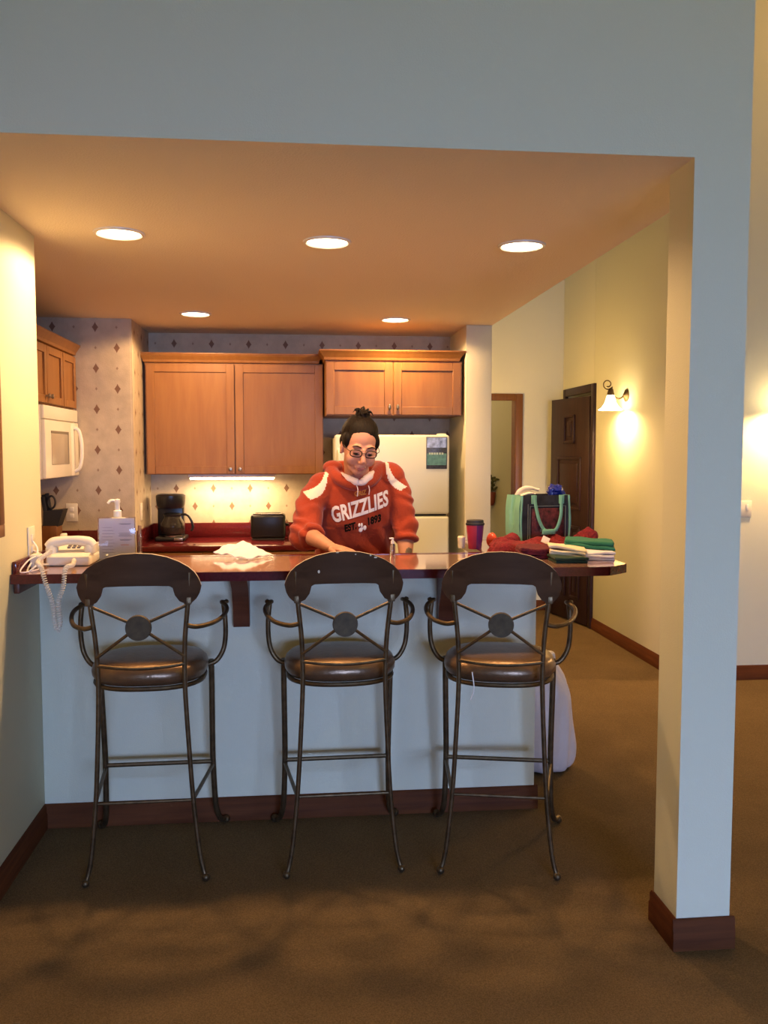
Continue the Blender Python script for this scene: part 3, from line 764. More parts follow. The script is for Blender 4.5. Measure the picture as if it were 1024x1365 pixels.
# plant on the wall of the room beyond the hall doorway
pl = empty('wall_planter', (2.21, 9.72, .93), 'small reddish wall planter with dry leaves seen through the hall doorway', 'planter')
mb = MB(); mb.lathe([(.035, .94), (.05, .98), (.06, 1.08), (.055, 1.09)], (2.20, 9.73, 0), 20); mb.build('pot', M['terra'], pl)
mb = MB()
for i in range(22):
    a = random.uniform(0, 2 * PI); r = random.uniform(.02, .09); z = 1.12 + random.uniform(0, .15)
    mb.ell((2.20 + r * math.cos(a), 9.72 - abs(r * math.sin(a)) * .7, z), (.035, .01, .014), 8, 6, Matrix.Rotation(a, 3, 'Z') @ Matrix.Rotation(random.uniform(-.8, .8), 3, 'Y'))
    mb.tube([(2.20, 9.73, 1.08), (2.20 + r * math.cos(a), 9.72 - abs(r * math.sin(a)) * .7, z)], .003, 5, 2)
mb.build('foliage', M['leaf'], pl)

# ------------------------------------------------------------------ things on the bar
# telephone
_pm = Matrix.Translation((-.885, 3.60, 0)) @ Matrix.Diagonal((.80, .9, .92, 1)) @ Matrix.Translation((.85, -3.60, 0)); _pm[2][3] = BT * .08
ph = empty('telephone', (-.85, 3.60, BT), 'beige corded desk telephone at the left end of the bar', 'telephone')
mb = MB(); mb.box(-.955, -.745, 3.50, 3.70, BT + .002, BT + .045, .012, 3); mb.prism([(3.50, BT + .04), (3.70, BT + .04), (3.70, BT + .085), (3.52, BT + .05)], -.95, -.75, 'X'); mb.tf(_pm).build('base', M['bone'], ph)
mb = MB(); mb.tube([(-.955, 3.56, BT + .075), (-.93, 3.56, BT + .097), (-.85, 3.565, BT + .106), (-.77, 3.57, BT + .097), (-.745, 3.57, BT + .075)], [.026, .024, .019, .024, .026], 14, 5)
mb.lathe([(.03, 0), (.031, .02), (.024, .035)], (-.94, 3.56, BT + .052), 18).lathe([(.03, 0), (.031, .02), (.024, .035)], (-.76, 3.57, BT + .052), 18); mb.tf(_pm).build('handset', M['bone'], ph)
kp = MB()
for i in range(4):
    for j in range(3): kp.box(-.88 + j * .024, -.865 + j * .024, 3.60 + i * .02, 3.612 + i * .02, BT + .066 + i * .005, BT + .075 + i * .005, .002)
kp.tf(_pm).build('keypad', M['greyd'], ph)
MB().box(-.93, -.905, 3.66, 3.70, BT + .08, BT + .125, .004).tf(_pm).build('cradle_hook', M['bone'], ph)
def coil(path, R, pitch, n):
    P = catmull(path, 40); L = [0]
    for a, b in zip(P, P[1:]): L.append(L[-1] + (b - a).length)
    out = []; up = Vector((0, 1, 0)); steps = int(L[-1] / pitch * n); k = 0
    for i in range(steps):
        s_ = L[-1] * i / steps
        while k < len(L) - 2 and L[k + 1] < s_: k += 1
        t = (s_ - L[k]) / max(1e-9, L[k + 1] - L[k]); p = P[k].lerp(P[k + 1], t); d = (P[k + 1] - P[k]).normalized()
        u = (up - d * up.dot(d)); u = u.normalized() if u.length > .1 else d.orthogonal().normalized(); w = d.cross(u); a = 2 * PI * i / n
        out.append(p + (u * math.cos(a) + w * math.sin(a)) * R)
    return out
cp = coil([(-.955, 3.55, BT + .06), (-.965, 3.40, BT + .035), (-.925, 3.30, BT + .02), (-.905, 3.272, BT - .03), (-.882, 3.268, 1.00), (-.875, 3.268, .93), (-.866, 3.268, .895), (-.856, 3.268, .93), (-.860, 3.268, 1.0), (-.842, 3.270, 1.06), (-.838, 3.29, BT + .02), (-.84, 3.40, BT + .02), (-.86, 3.505, BT + .025)], .0072, .0085, 9)
mb = MB(); mb.tube(cp, .0021, 5, raw=True); mb.build('coiled_cord', M['bone'], ph)
# white flex cords and small adapter by the outlet
mb = MB(); mb.tube([(-1.028, 3.55, 1.20), (-1.00, 3.52, 1.16), (-1.008, 3.42, BT + .008), (-.98, 3.33, BT + .006), (-.955, 3.36, BT + .03), (-.985, 3.44, BT + .02), (-.955, 3.52, BT + .008), (-.93, 3.60, BT + .004), (-.945, 3.72, BT + .006), (-.86, 3.745, BT + .006), (-.78, 3.72, BT + .02), (-.78, 3.70, BT + .02)], .0035, 8, 8)
tag(mb.build('telephone_cable', M['white']), 'thin white cable looping from the wall outlet to the telephone', 'cable')
mb = MB(); mb.tube([(-1.027, 3.56, 1.16), (-.99, 3.50, 1.15), (-1.0, 3.40, BT + .04), (-1.012, 3.335, BT + .008), (-.985, 3.315, BT + .006), (-.96, 3.40, BT + .008), (-.99, 3.48, BT + .01)], .0028, 8, 8)
tag(mb.build('power_cable', M['pink']), 'pinkish white cable hanging from the outlet onto the bar corner', 'cable')
mb = MB(); mb.box(-1.015, -.972, 3.455, 3.505, BT, BT + .055, .010, 3)
tag(mb.build('plug_adapter', M['bone']), 'small off-white plug adapter lying left of the telephone', 'adapter')

# sign holder, pump bottle
sg = empty('sign_holder', (-.735, 3.71, BT), 'clear acrylic stand with lilac printed card behind the left stool', 'sign')
MB().box(-.812, -.660, 3.708, 3.7115, BT + .002, BT + .177, .001).box(-.812, -.660, 3.655, 3.75, BT, BT + .003).box(-.812, -.660, 3.716, 3.719, BT + .002, BT + .177, .001).build('acrylic_stand', M['clear'], sg)
MB().box(-.807, -.665, 3.7125, 3.7145, BT + .004, BT + .172).build('card', M['bluepaper'], sg)
q = MB()
for (z, a, b_) in ((.150, -.726, -.678), (.147, -.720, -.682), (.110, -.728, -.672), (.104, -.726, -.680), (.099, -.728, -.674), (.084, -.724, -.676), (.081, -.722, -.684)): q.box(a, b_, 3.7116, 3.7124, BT + z - .0012, BT + z + .0012)
for k in range(9): q.box(-.795, -.745 - .004 * (k % 3), 3.7116, 3.7124, BT + .03 + k * .013, BT + .0315 + k * .013)
q.build('printed_text', M['ink'], sg)
MB().box(-.72, -.688, 3.7116, 3.7124, BT + .060, BT + .064).build('red_printed_line', M['redink'], sg)
sh = empty('sign_holder', (-.635, 3.745, BT), 'empty narrow clear acrylic stand just right of the lilac card', 'stand')
MB().box(-.655, -.64, 3.735, 3.738, BT, BT + .14, .001).box(-.655, -.60, 3.72, 3.79, BT, BT + .003).build('acrylic_panel', M['clear'], sh)
pb = empty('pump_bottle', (-.742, 3.765, BT), 'white pump soap bottle behind the lilac sign card', 'bottle')
mb = MB(); mb.lathe([(.028, 0), (.032, .01), (.032, .13), (.024, .155), (.016, .165)], (-.742, 3.765, BT), 24); mb.build('bottle_body', M['white'], pb)
mb = MB(); mb.lathe([(.017, .16), (.017, .20), (.011, .203), (.0105, .232), (.013, .236), (.012, .248), (.0001, .252)], (-.742, 3.765, BT), 20); mb.tube([(-.742, 3.765, BT + .24), (-.765, 3.755, BT + .244), (-.778, 3.75, BT + .232)], .006, 8, 4); mb.build('pump', M['white'], pb)
# clear small bottle near the person
cb = empty('soap_bottle', (.420, 3.765, BT), 'tiny clear bottle with white cap on the bar in front of the person', 'bottle')
mb = MB(); mb.lathe([(.010, 0), (.012, .004), (.012, .045), (.007, .052)], (.42, 3.765, BT), 18); mb.build('bottle_body', M['clear'], cb)
mb = MB(); mb.lathe([(.008, .050), (.008, .062), (.005, .063), (.005, .072)], (.42, 3.765, BT), 14); mb.box(.405, .425, 3.76, 3.77, BT + .070, BT + .076, .002); mb.build('cap', M['white'], cb)

# crumpled napkin / papers between left stool and person
def crumple(name, pts, m, lab, cat, seed, th=.004, amp=.012, nx=16, ny=12):
    """soft sheet: pts = 4 corners (with z), bilinear with ridges; given real thickness"""
    A, B, C_, D = [Vector(p) for p in pts]; mb = MB(); V = []
    for s_ in (0, 1):
        g = []
        for i in range(nx + 1):
            r = []
            for j in range(ny + 1):
                u, v = i / nx, j / ny
                p = A.lerp(B, u).lerp(D.lerp(C_, u), v)
                z = abs(noise.noise(Vector((u * 3 + seed, v * 2.5, seed)))) * amp * 2 + noise.noise(Vector((u * 8, v * 8 + seed, 0))) * amp * .3
                p = p + Vector((noise.noise(Vector((u * 2, v * 2, seed))) * .012, noise.noise(Vector((v * 2, u * 2, seed + 5))) * .012, max(z, 0) + s_ * th))
                r.append(mb.bm.verts.new(p))
            g.append(r)
        V.append(g)
    for i in range(nx):
        for j in range(ny):
            for s_, g in enumerate(V):
                f = mb.bm.faces.new((g[i][j], g[i + 1][j], g[i + 1][j + 1], g[i][j + 1])); f.smooth = True
    a, b = V
    for i in range(nx):
        for j in (0, ny): mb.bm.faces.new((a[i][j], a[i + 1][j], b[i + 1][j], b[i][j]))
    for j in range(ny):
        for i in (0, nx): mb.bm.faces.new((a[i][j], a[i][j + 1], b[i][j + 1], b[i][j]))
    return tag(mb.build(name, m), lab, cat)
crumple('paper_napkin', [(-.345, 3.74, BT + .018), (-.20, 3.62, BT + .002), (-.10, 3.74, BT + .008), (-.225, 3.81, BT + .055)], M['pink'], 'crumpled pinkish white paper napkin on the bar right of the left stool', 'napkin', 3.3, .004, .012)

# travel cup
tcx, tcy = .828, 3.98
tc = empty('travel_cup', (tcx, tcy, BT), 'red and purple paper cup with dark lid on the bar behind the right stool', 'cup')
mb = MB(); mb.lathe([(.029, 0), (.031, .003), (.041, .112)], (tcx, tcy, BT), 32)
for f in mb.bm.faces:
    c_ = f.calc_center_median(); f.material_index = 1 if (c_.x - tcx) > -.006 + .01 * math.sin(c_.z * 60) else 0
mb.build('cup_body', [M['cupred'], M['cuppur']], tc)
mb = MB(); mb.lathe([(.043, .110), (.044, .118), (.040, .121), (.039, .132), (.036, .134), (.0001, .131)], (tcx, tcy, BT), 32); mb.build('lid', M['blackm'], tc)
mb = MB(); mb.lathe([(.016, 0), (.019, .05), (.014, .055)], (.772, 4.02, BT), 18)
tag(mb.build('small_jar', M['creamcot']), 'small beige jar just left of the red and purple cup', 'jar')

# reusable shopping bag
bg = empty('shopping_bag', (1.16, 4.06, BT), 'open reusable bag with mint green sides and dark printed front on the bar', 'bag')
Tb = Matrix.Translation((1.150, 4.07, BT)) @ Matrix.Rotation(math.radians(13), 4, 'Z')
BW, BD, BH = .245, .14, .245
def panel(mb, f, nu, nv, th=.003):
    g0, g1 = [], []
    for i in range(nu + 1):
        a, b = [], []
        for j in range(nv + 1):
            p, n = f(i / nu, j / nv)
            a.append(mb.bm.verts.new(p)); b.append(mb.bm.verts.new(p + n * th))
        g0.append(a); g1.append(b)
    for i in range(nu):
        for j in range(nv):
            for g in (g0, g1):
                q = mb.bm.faces.new((g[i][j], g[i + 1][j], g[i + 1][j + 1], g[i][j + 1])); q.smooth = True; q.material_index = mb.mi
    for i in range(nu):
        for j in (0, nv): mb.bm.faces.new((g0[i][j], g0[i + 1][j], g1[i + 1][j], g1[i][j])).material_index = mb.mi
    for j in range(nv):
        for i in (0, nu): mb.bm.faces.new((g0[i][j], g0[i][j + 1], g1[i][j + 1], g1[i][j])).material_index = mb.mi
def wob(u, v, s, a=.006): return noise.noise(Vector((u * 3 + s, v * 3, s))) * a
mb = MB(Tb); panel(mb, lambda u, v: (Vector((-BW / 2 + u * BW, -BD / 2 + wob(u, v, 1), v * BH)), Vector((0, -1, 0))), 14, 12); mb.build('front_panel', M['bagnavy'], bg)
mb = MB(Tb); panel(mb, lambda u, v: (Vector((-BW / 2 + u * BW, BD / 2 + wob(u, v, 2), v * BH)), Vector((0, 1, 0))), 14, 12); mb.build('back_panel', M['bagnavy'], bg)
for sx in (-1, 1):
    mb = MB(Tb); panel(mb, lambda u, v, sx=sx: (Vector((sx * (BW / 2 + .012 * math.sin(v * 3) + (-.028 if abs(u - .5) < .01 else 0) * v + wob(u, v, 4 + sx)), -BD / 2 + u * BD, v * BH)), Vector((sx, 0, 0))), 8, 12, .003); mb.build('side_panel', M['teal'], bg)
    mb = MB(Tb); mb.tube([(sx * BW / 2, -BD / 2 - .004, 0), (sx * (BW / 2 + .006), -BD / 2 - .004, BH * .5), (sx * BW / 2, -BD / 2 - .004, BH)], .005, 8, 4); mb.build('piping', M['teal'], bg)
MB(Tb).box(-BW / 2, BW / 2, -BD / 2, BD / 2, .002, .006).build('bottom', M['bagnavy'], bg)
MB(Tb).box(-.075, .095, -BD / 2 - .0085, -BD / 2 - .0055, .05, .185, .001).build('printed_picture', M['bagred'], bg)
mb = MB(Tb)
for (a, b_, c_, d) in ((-.085, .105, .193, .196), (-.085, -.082, .03, .196), (.102, .105, .03, .196), (-.095, -.092, .02, .205)): mb.box(a, b_, -BD / 2 - .009, -BD / 2 - .0055, c_, d)
for k in range(7): mb.box(-.03 + k * .014, -.021 + k * .014, -BD / 2 - .0095, -BD / 2 - .0055, .075, .088)
for k in range(6): mb.box(-.025 + k * .014, -.016 + k * .014, -BD / 2 - .0095, -BD / 2 - .0055, .060, .069)
mb.build('printed_border', M['baggrey'], bg)
mb = MB(Tb); yy = -BD / 2 - .012
mb.tube([(-.065, yy, BH - .002), (-.058, yy - .004, BH - .05), (-.045, yy - .010, BH - .11), (-.022, yy - .012, BH - .155), (0, yy - .013, BH - .168), (.030, yy - .012, BH - .168), (.052, yy - .012, BH - .15), (.070, yy - .010, BH - .10), (.076, yy - .004, BH - .05), (.080, yy, BH - .002)], .0085, 8, 6, flat=.35); mb.box(-.028, .036, yy - .022, yy - .006, BH - .182, BH - .158, .006); mb.build('handle', M['teal'], bg)
for x in (-.065, .080): MB(Tb).box(x - .013, x + .013, yy - .002, yy + .006, BH - .04, BH + .001, .002).build('strap_patch', M['teal'], bg)
# things sticking out of the bag
def lump(name, c, r, m, lab, cat, seed, amp, sc, seg=36):
    mb = MB(); mb.ell(c, r, seg, seg // 2)
    mb.noise(amp, sc, seed); mb.noise(amp * .4, sc * 2.7, seed + 3); return tag(mb.build(name, m), lab, cat)
lump('blue_plastic_bag', (1.245, 4.10, BT + .248), (.042, .035, .046), M['blue'], 'crinkled bright blue plastic poking out of the shopping bag', 'plastic bag', 2, .018, 34)
mb = MB(); mb.tube([(1.045, 4.07, BT + .225), (1.06, 4.06, BT + .262), (1.10, 4.05, BT + .275), (1.145, 4.04, BT + .268)], [.016, .014, .012, .006], 12, 6, flat=.6); mb.tube([(1.06, 4.05, BT + .24), (1.10, 4.05, BT + .252), (1.13, 4.05, BT + .25)], [.012, .012, .006], 10, 5, flat=.6)
mb.noise(.004, 40, 4); tag(mb.build('white_cloth', M['cream']), 'rolled white cloth sticking out of the left of the shopping bag', 'cloth')

# clothing heaps
def heap(mb, cx, cy, rx, ry, h, z0, seed, rot=0, ridge=7.0, amp=.35, nu=40, nv=14):
    rings = []
    for j in range(nv + 1):
        t = j / nv; ring = []
        for i in range(nu):
            a = 2 * PI * i / nu
            k = math.cos(t * PI / 2) ** .45 if t < 1 else 0
            x, y = rx * k * math.cos(a), ry * k * math.sin(a)
            w = noise.noise(Vector((x * 9 + seed, y * 9, seed))) ; fold = math.sin((x * math.cos(.6) + y * math.sin(.6)) * 60 + w * 5 + seed) * .5
            z = h * math.sin(t * PI / 2) * (1 + amp * w * 1.4 + .10 * fold)
            s_ = 1 + .12 * noise.noise(Vector((math.cos(a) * 1.5 + seed, math.sin(a) * 1.5, t * 3)))
            x *= s_; y *= s_
            xr = x * math.cos(rot) - y * math.sin(rot); yr = x * math.sin(rot) + y * math.cos(rot)
            ring.append(mb.bm.verts.new((cx + xr, cy + yr, z0 + max(z, 0))))
        rings.append(ring)
    for A, B in zip(rings, rings[1:]):
        for i in range(nu):
            f = mb.bm.faces.new((A[i], A[(i + 1) % nu], B[(i + 1) % nu], B[i])); f.smooth = True; f.material_index = mb.mi
    mb.bm.faces.new(rings[0][::-1]).material_index = mb.mi
    return mb
def folded(name, cx, cy, w, d, layers, th, z0, rot, m, lab, cat, seed, slope=0.0, gx=0.0):
    """stack of folded cloth layers, rounded fold on every edge, tilted a little"""
    mb = MB()
    for k in range(layers):
        tb = MB(); ww, dd = w * (1 - .03 * ((k * 7 + seed) % 3)), d * (1 - .03 * ((k * 5 + seed) % 3))
        z = z0 + k * th * .95
        tb.box(-ww / 2, ww / 2, -dd / 2, dd / 2, z, z + th, th * .48, 4)
        bmesh.ops.subdivide_edges(tb.bm, edges=[e for e in tb.bm.edges if e.calc_length() > .03], cuts=8, use_grid_fill=True)
        for v in tb.bm.verts:
            n_ = noise.noise(Vector((v.co.x * 12 + seed + k, v.co.y * 12, k * .6)))
            v.co.z += max(n_ * th * .55, -(v.co.z - z0) * .5) + gx * max(0, v.co.x + w / 2) * k / max(1, layers)
            v.co.x += noise.noise(Vector((v.co.y * 14, k * 2.0 + seed, 1))) * .006; v.co.y += noise.noise(Vector((v.co.x * 14, k * 2.0 + seed, 5))) * .006
        mb.merge(tb.bm)
    for v in mb.bm.verts: v.co.z += slope * (v.co.x + w / 2)
    mb.tf(Matrix.Translation((cx, cy, 0)) @ Matrix.Rotation(rot, 4, 'Z'))
    return tag(mb.build(name, m), lab, cat)
mb = MB(); heap(mb, 1.02, 3.82, .165, .095, .052, BT, 3.1, -.25, amp=.6); heap(mb, .955, 3.93, .085, .055, .058, BT, 9.1, .2, amp=.6)
mb.noise(.010, 22, 2); mb.noise(.004, 60, 5)
o = tag(mb.build('knit_sweater', M['redcloth']), 'bright red knit garment heaped in front of the shopping bag, white tag on it', 'clothing')
tg = MB(); tg.box(1.075, 1.108, 3.735, 3.737, BT + .045, BT + .078, .0005, 1, Matrix.Rotation(-.5, 3, 'X') @ Matrix.Rotation(.5, 3, 'Y')); tg.build('hang_tag', M['lining'], o)
mb = MB(); heap(mb, 1.285, 3.96, .12, .085, .072, BT, 5.7, -.3, amp=.6)
mb.noise(.010, 22, 7); mb.noise(.004, 60, 5)
tag(mb.build('knit_sweater', M['redcloth']), 'red knit garment mounded to the right of the shopping bag', 'clothing')
folded('folded_maroon_shirt', 1.04, 3.63, .20, .16, 3, .016, BT, -.12, M['maroon'], 'dark maroon folded knit at the front behind the right stool', 'clothing', 2)
mb = MB(); mb.ell((.918, 4.02, BT + .035), (.026, .022, .035), 20, 14); mb.noise(.006, 30, 8)
tag(mb.build('orange_red_pouch', M['orangered']), 'small shiny orange red pouch beside the cup at the left of the red knit', 'pouch')
folded('folded_dark_shirt', 1.11, 3.48, .14, .15, 2, .012, BT, -.05, M['dkgreen'], 'thin dark green folded shirt at the bottom front of the clothing pile', 'clothing', 5)
folded('folded_cream_shirt', 1.135, 3.57, .155, .16, 3, .013, BT + .026, -.25, M['creamcot'], 'cream folded shirt lying on the dark green one', 'clothing', 1, -.12)
folded('folded_white_shirt', 1.262, 3.58, .14, .20, 3, .012, BT, -.2, M['whitecot'], 'white folded shirt at the right end of the bar, under the green shirt', 'clothing', 4)
folded('folded_green_shirt', 1.262, 3.66, .21, .19, 2, .017, BT + .045, -.32, M['green'], 'teal green folded shirt on top of the white shirt', 'clothing', 3, -.06)

# ------------------------------------------------------------------ white plastic bag on the floor
mb = MB()
prof = [(.0, .13, .10), (.03, .155, .12), (.12, .16, .125), (.22, .15, .12), (.30, .145, .115), (.38, .14, .105), (.46, .10, .08), (.51, .06, .055), (.545, .045, .04), (.57, .05, .05), (.585, .03, .03)]
rg = []
for (z, rx, ry) in prof:
    ring = []
    for i in range(40):
        a = 2 * PI * i / 40; w = 1 + .22 * noise.noise(Vector((math.cos(a) * 2.2, math.sin(a) * 2.2, z * 5))) + .06 * math.sin(a * 7 + z * 9) * min(1, z * 4) - .10 * abs(math.sin(a * 2.5 + 5 * z))
        ring.append(mb.bm.verts.new((1.205 + rx * w * math.cos(a), 4.10 + ry * w * math.sin(a), z)))
    rg.append(ring)
for A, B in zip(rg, rg[1:]):
    for i in range(40): mb.bm.faces.new((A[i], A[(i + 1) % 40], B[(i + 1) % 40], B[i])).smooth = True
mb.bm.faces.new(rg[0][::-1]); mb.bm.faces.new(rg[-1])
o = mb.build('plastic_bag', M['bagwhite']); tag(o, 'full white plastic bag standing on the carpet at the end of the bar wall', 'bag')
for v in o.data.vertices: pass
sb = o.modifiers.new('sub', 'SUBSURF'); sb.levels = 1; sb.render_levels = 2

# loose white string under the right stool seat
mb = MB(); mb.tube([(.628, 3.05, .76), (.634, 3.045, .70), (.622, 3.045, .66)], .0022, 6, 5); tag(mb.build('loose_string', M['white']), 'thin white loose string hanging from the seat of the right bar stool', 'string')

# ------------------------------------------------------------------ the person
HC = Vector((.302, 4.10, 1.572))           # head centre
RH = (Matrix.Rotation(math.radians(9), 3, 'Z') @ Matrix.Rotation(math.radians(5), 3, 'Y') @ Matrix.Rotation(math.radians(24), 3, 'X'))
HS = 1.04
def hp(x, y, z): return HC + RH @ (Vector((x, y, z)) * HS)
def hell(mb, c, r, seg=20, rot=None): mb.ell(hp(*c), [k * HS for k in r], seg, seg * 2 // 3, RH @ rot if rot else RH)
b = MB()
hell(b, (0, .02, .03), (.076, .094, .088), 32)
hell(b, (0, -.022, -.02), (.069, .068, .085), 28)
hell(b, (0, -.012, -.055), (.060, .060, .050), 24)
hell(b, (0, -.052, -.094), (.033, .030, .024))
hell(b, (0, -.03, -.085), (.048, .045, .030))
for s in (-1, 1):
    hell(b, (s * .037, -.056, -.038), (.030, .026, .033))
    hell(b, (s * .077, .012, -.014), (.009, .02, .031), 14)
    hell(b, (s * .078, .008, -.036), (.008, .012, .010), 12)
    hell(b, (s * .032, -.074, .029), (.025, .012, .008), 14)
    hell(b, (s * .031, -.0735, .008), (.0165, .0150, .0125), 16)       # lowered lid
    hell(b, (s * .012, -.100, -.036), (.009, .009, .007), 12)
b.tube([hp(0, -.084, .022), hp(0, -.094, .0), hp(0, -.108, -.022), hp(0, -.112, -.032)], [.008, .010, .013, .013], 12, 5)
hell(b, (0, -.108, -.033), (.012, .011, .010), 14)
hell(b, (0, -.080, -.068), (.026, .014, .016), 14)
NB = Vector((.300, 4.25, 1.40))
b.tube([hp(0, .03, -.02), hp(0, .03, -.08), NB + Vector((0, -.01, .03)), NB + Vector((0, .02, -.05))], [.056, .056, .062, .085], 18, 6)
# trunk and legs
SL, SR = Vector((.122, 4.29, 1.378)), Vector((.478, 4.30, 1.425))
b.loft([((.30, 4.49, .90), .17, .125), ((.30, 4.47, 1.0), .165, .12), ((.30, 4.42, 1.1), .15, .11), ((.30, 4.37, 1.2), .16, .12), ((.30, 4.33, 1.3), .18, .11), ((.30, 4.29, 1.38), .165, .085), ((.30, 4.27, 1.43), .09, .065)])
for s in (-1, 1):
    b.tube([(.30 + s * .085, 4.50, .95), (.30 + s * .095, 4.51, .75), (.30 + s * .10, 4.50, .50), (.30 + s * .105, 4.52, .28), (.30 + s * .11, 4.54, .09)], [.10, .088, .058, .052, .035], 16, 5)
    b.tube([(.30 + s * .11, 4.56, .05), (.30 + s * .115, 4.49, .045), (.30 + s * .125, 4.36, .03)], [.036, .036, .028], 14, 4)
EL, WL = Vector((.050, 4.10, 1.165)), Vector((.155, 3.845, 1.128))
ER, WR = Vector((.535, 4.24, 1.185)), Vector((.525, 4.13, .985))
b.tube([SL, SL.lerp(EL, .5) + Vector((-.01, 0, 0)), EL], [.058, .050, .042], 16, 5)
b.tube([EL, EL.lerp(WL, .3), EL.lerp(WL, .75), WL], [.042, .043, .031, .026], 16, 5, flat=.9)
b.tube([SR, SR.lerp(ER, .5) + Vector((.01, 0, 0)), ER], [.058, .050, .042], 16, 5)
b.tube([ER, ER.lerp(WR, .3), ER.lerp(WR, .75), WR], [.042, .043, .031, .026], 16, 5)
def hand(mb, W, fwd, palmn, thumb_side, curl, s=1.0):
    """W wrist, fwd = direction of the fingers, palmn = palm normal (towards what it touches)"""
    f = fwd.normalized(); n = (palmn - f * palmn.dot(f)).normalized(); l = f.cross(n) * thumb_side
    R3 = Matrix((l, f, n)).transposed()
    mb.ell(W + f * .045 * s, (.036 * s, .050 * s, .0165 * s), 20, 14, R3)
    mb.ell(W + f * .072 * s, (.038 * s, .022 * s, .014 * s), 18, 12, R3)
    mb.tube([W - f * .01, W + f * .03], [.025, .026], 14, 2, flat=.75)
    for k, (off, L_) in enumerate(((.029, .070), (.0095, .079), (-.0105, .074), (-.029, .058))):
        base = W + f * (.085 - abs(off - .0) * .25) * s + l * off * s
        d = (f + l * off * 1.2).normalized(); pts = [base - f * .02]; p = base; ang = 0
        for seg_, fr_ in enumerate((.42, .32, .26)):
            ang += curl[k] if seg_ else curl[k] * .5
            dd = d * math.cos(ang) + n * math.sin(ang); p = p + dd * L_ * fr_ * s; pts.append(p.copy())
        mb.tube(pts, [.0098 * s, .0095 * s, .0085 * s, .0068 * s], 10, 4); mb.ell(pts[-1], [.0068 * s] * 3, 10, 8)
    tb_ = W + f * .022 * s + l * .028 * s
    pts = [tb_ - l * .012, tb_ + l * .022 * s + f * .018 * s, tb_ + l * .034 * s + f * .045 * s + n * .006, tb_ + l * .036 * s + f * .066 * s + n * .014]
    mb.tube(pts, [.014 * s, .0125 * s, .0105 * s, .008 * s], 10, 4); mb.ell(pts[-1], [.008 * s] * 3, 10, 8)
hand(b, WL, Vector((.75, -.62, -.10)), Vector((0, 0, -1)), -1, (.30, .36, .40, .45))
hand(b, WR, Vector((-.10, -.75, -.62)), Vector((.1, .5, -1)), -1, (.15, .18, .2, .25))
person = empty('person', (.30, 4.50, 0), 'person in an orange hooded sweatshirt and glasses looking down behind the bar', 'person')
body = b.build('body', [M['skin'], M['tattoo']], person, remesh=.0042, smooth_it=3)
po = Vector(person['_o'])
tc_ = ER.lerp(WR, .62) + Vector((.012, -.02, 0)) - po
for p_ in body.data.polygons:
    q = p_.center - tc_
    if p_.normal.y < .25 and (q.x / .018) ** 2 + (q.z / .030) ** 2 < 1 + .5 * noise.noise(p_.center * 60) and abs(q.y) < .06: p_.material_index = 1
# eyes, lips
for s in (-1, 1):
    e_ = MB(); e_.ell(hp(s * .031, -.0760, .0010), [.0118 * HS] * 3, 18, 12); e_.build('eye', M['iris'], person)
    e_ = MB(); e_.tube([hp(s * .017, -.0875, .0), hp(s * .031, -.0905, -.003), hp(s * .046, -.085, .001)], [.0012, .002, .0012], 8, 4); e_.build('eyelash', M['hair'], person)
    e_ = MB(); e_.tube([hp(s * .014, -.0905, .031), hp(s * .032, -.0905, .037), hp(s * .052, -.078, .031)], [.0022, .0035, .0015], 8, 4); e_.build('eyebrow', M['hair'], person)
e_ = MB(); e_.tube([hp(-.024, -.083, -.066), hp(-.012, -.0935, -.0645), hp(0, -.0955, -.0665), hp(.012, -.0935, -.0645), hp(.024, -.083, -.066)], [.0015, .0038, .0036, .0038, .0015], 8, 5)
e_.tube([hp(-.021, -.083, -.069), hp(0, -.0935, -.0745), hp(.021, -.083, -.069)], [.0015, .0046, .0015], 8, 6); e_.build('lips', M['lips'], person)
# hair: pulled back into a bun
h = MB()
hell(h, (0, .036, .046), (.0845, .098, .088), 36)
hell(h, (0, .06, .0), (.082, .075, .075), 28)
for s in (-1, 1): hell(h, (s * .062, .0, .030), (.024, .038, .042), 18, Matrix.Rotation(s * .15, 3, 'Z'))
h.noise(.004, 26, 3)
hell(h, (0, .052, .132), (.034, .032, .024), 20)
for k in range(9):
    a = k * .7; h.tube([hp(.012 * math.cos(a), .05 + .012 * math.sin(a), .138), hp(.032 * math.cos(a), .05 + .03 * math.sin(a), .150 + .005 * (k % 3)), hp(.050 * math.cos(a + .4), .05 + .044 * math.sin(a + .4), .136 + .010 * (k % 2))], [.008, .006, .002], 6, 4)
h.build('hair', M['hair'], person, remesh=.0035, smooth_it=2)
# eyeglasses
g_ = MB()
for s in (-1, 1):
    pts = []
    for k in range(20):
        t = 2 * PI * k / 20; c_, s_ = math.cos(t), math.sin(t)
        pts.append(hp(s * .0345 + math.copysign(abs(c_) ** .7, c_) * .0255, -.100 + .010 * abs(s * .0345 + c_ * .0255) / .06, .0045 + math.copysign(abs(s_) ** .7, s_) * .0165))
    g_.tube(pts, .0026, 6, 1, closed=True)
    g_.tube([hp(s * .060, -.091, .012), hp(s * .074, -.072, .014), hp(s * .081, .0, .010), hp(s * .081, .02, -.004)], .0017, 6, 4)
g_.tube([hp(-.010, -.099, .008), hp(0, -.103, .011), hp(.010, -.099, .008)], .0018, 6, 4)
gl = g_.build('eyeglasses', M['frame'], person)

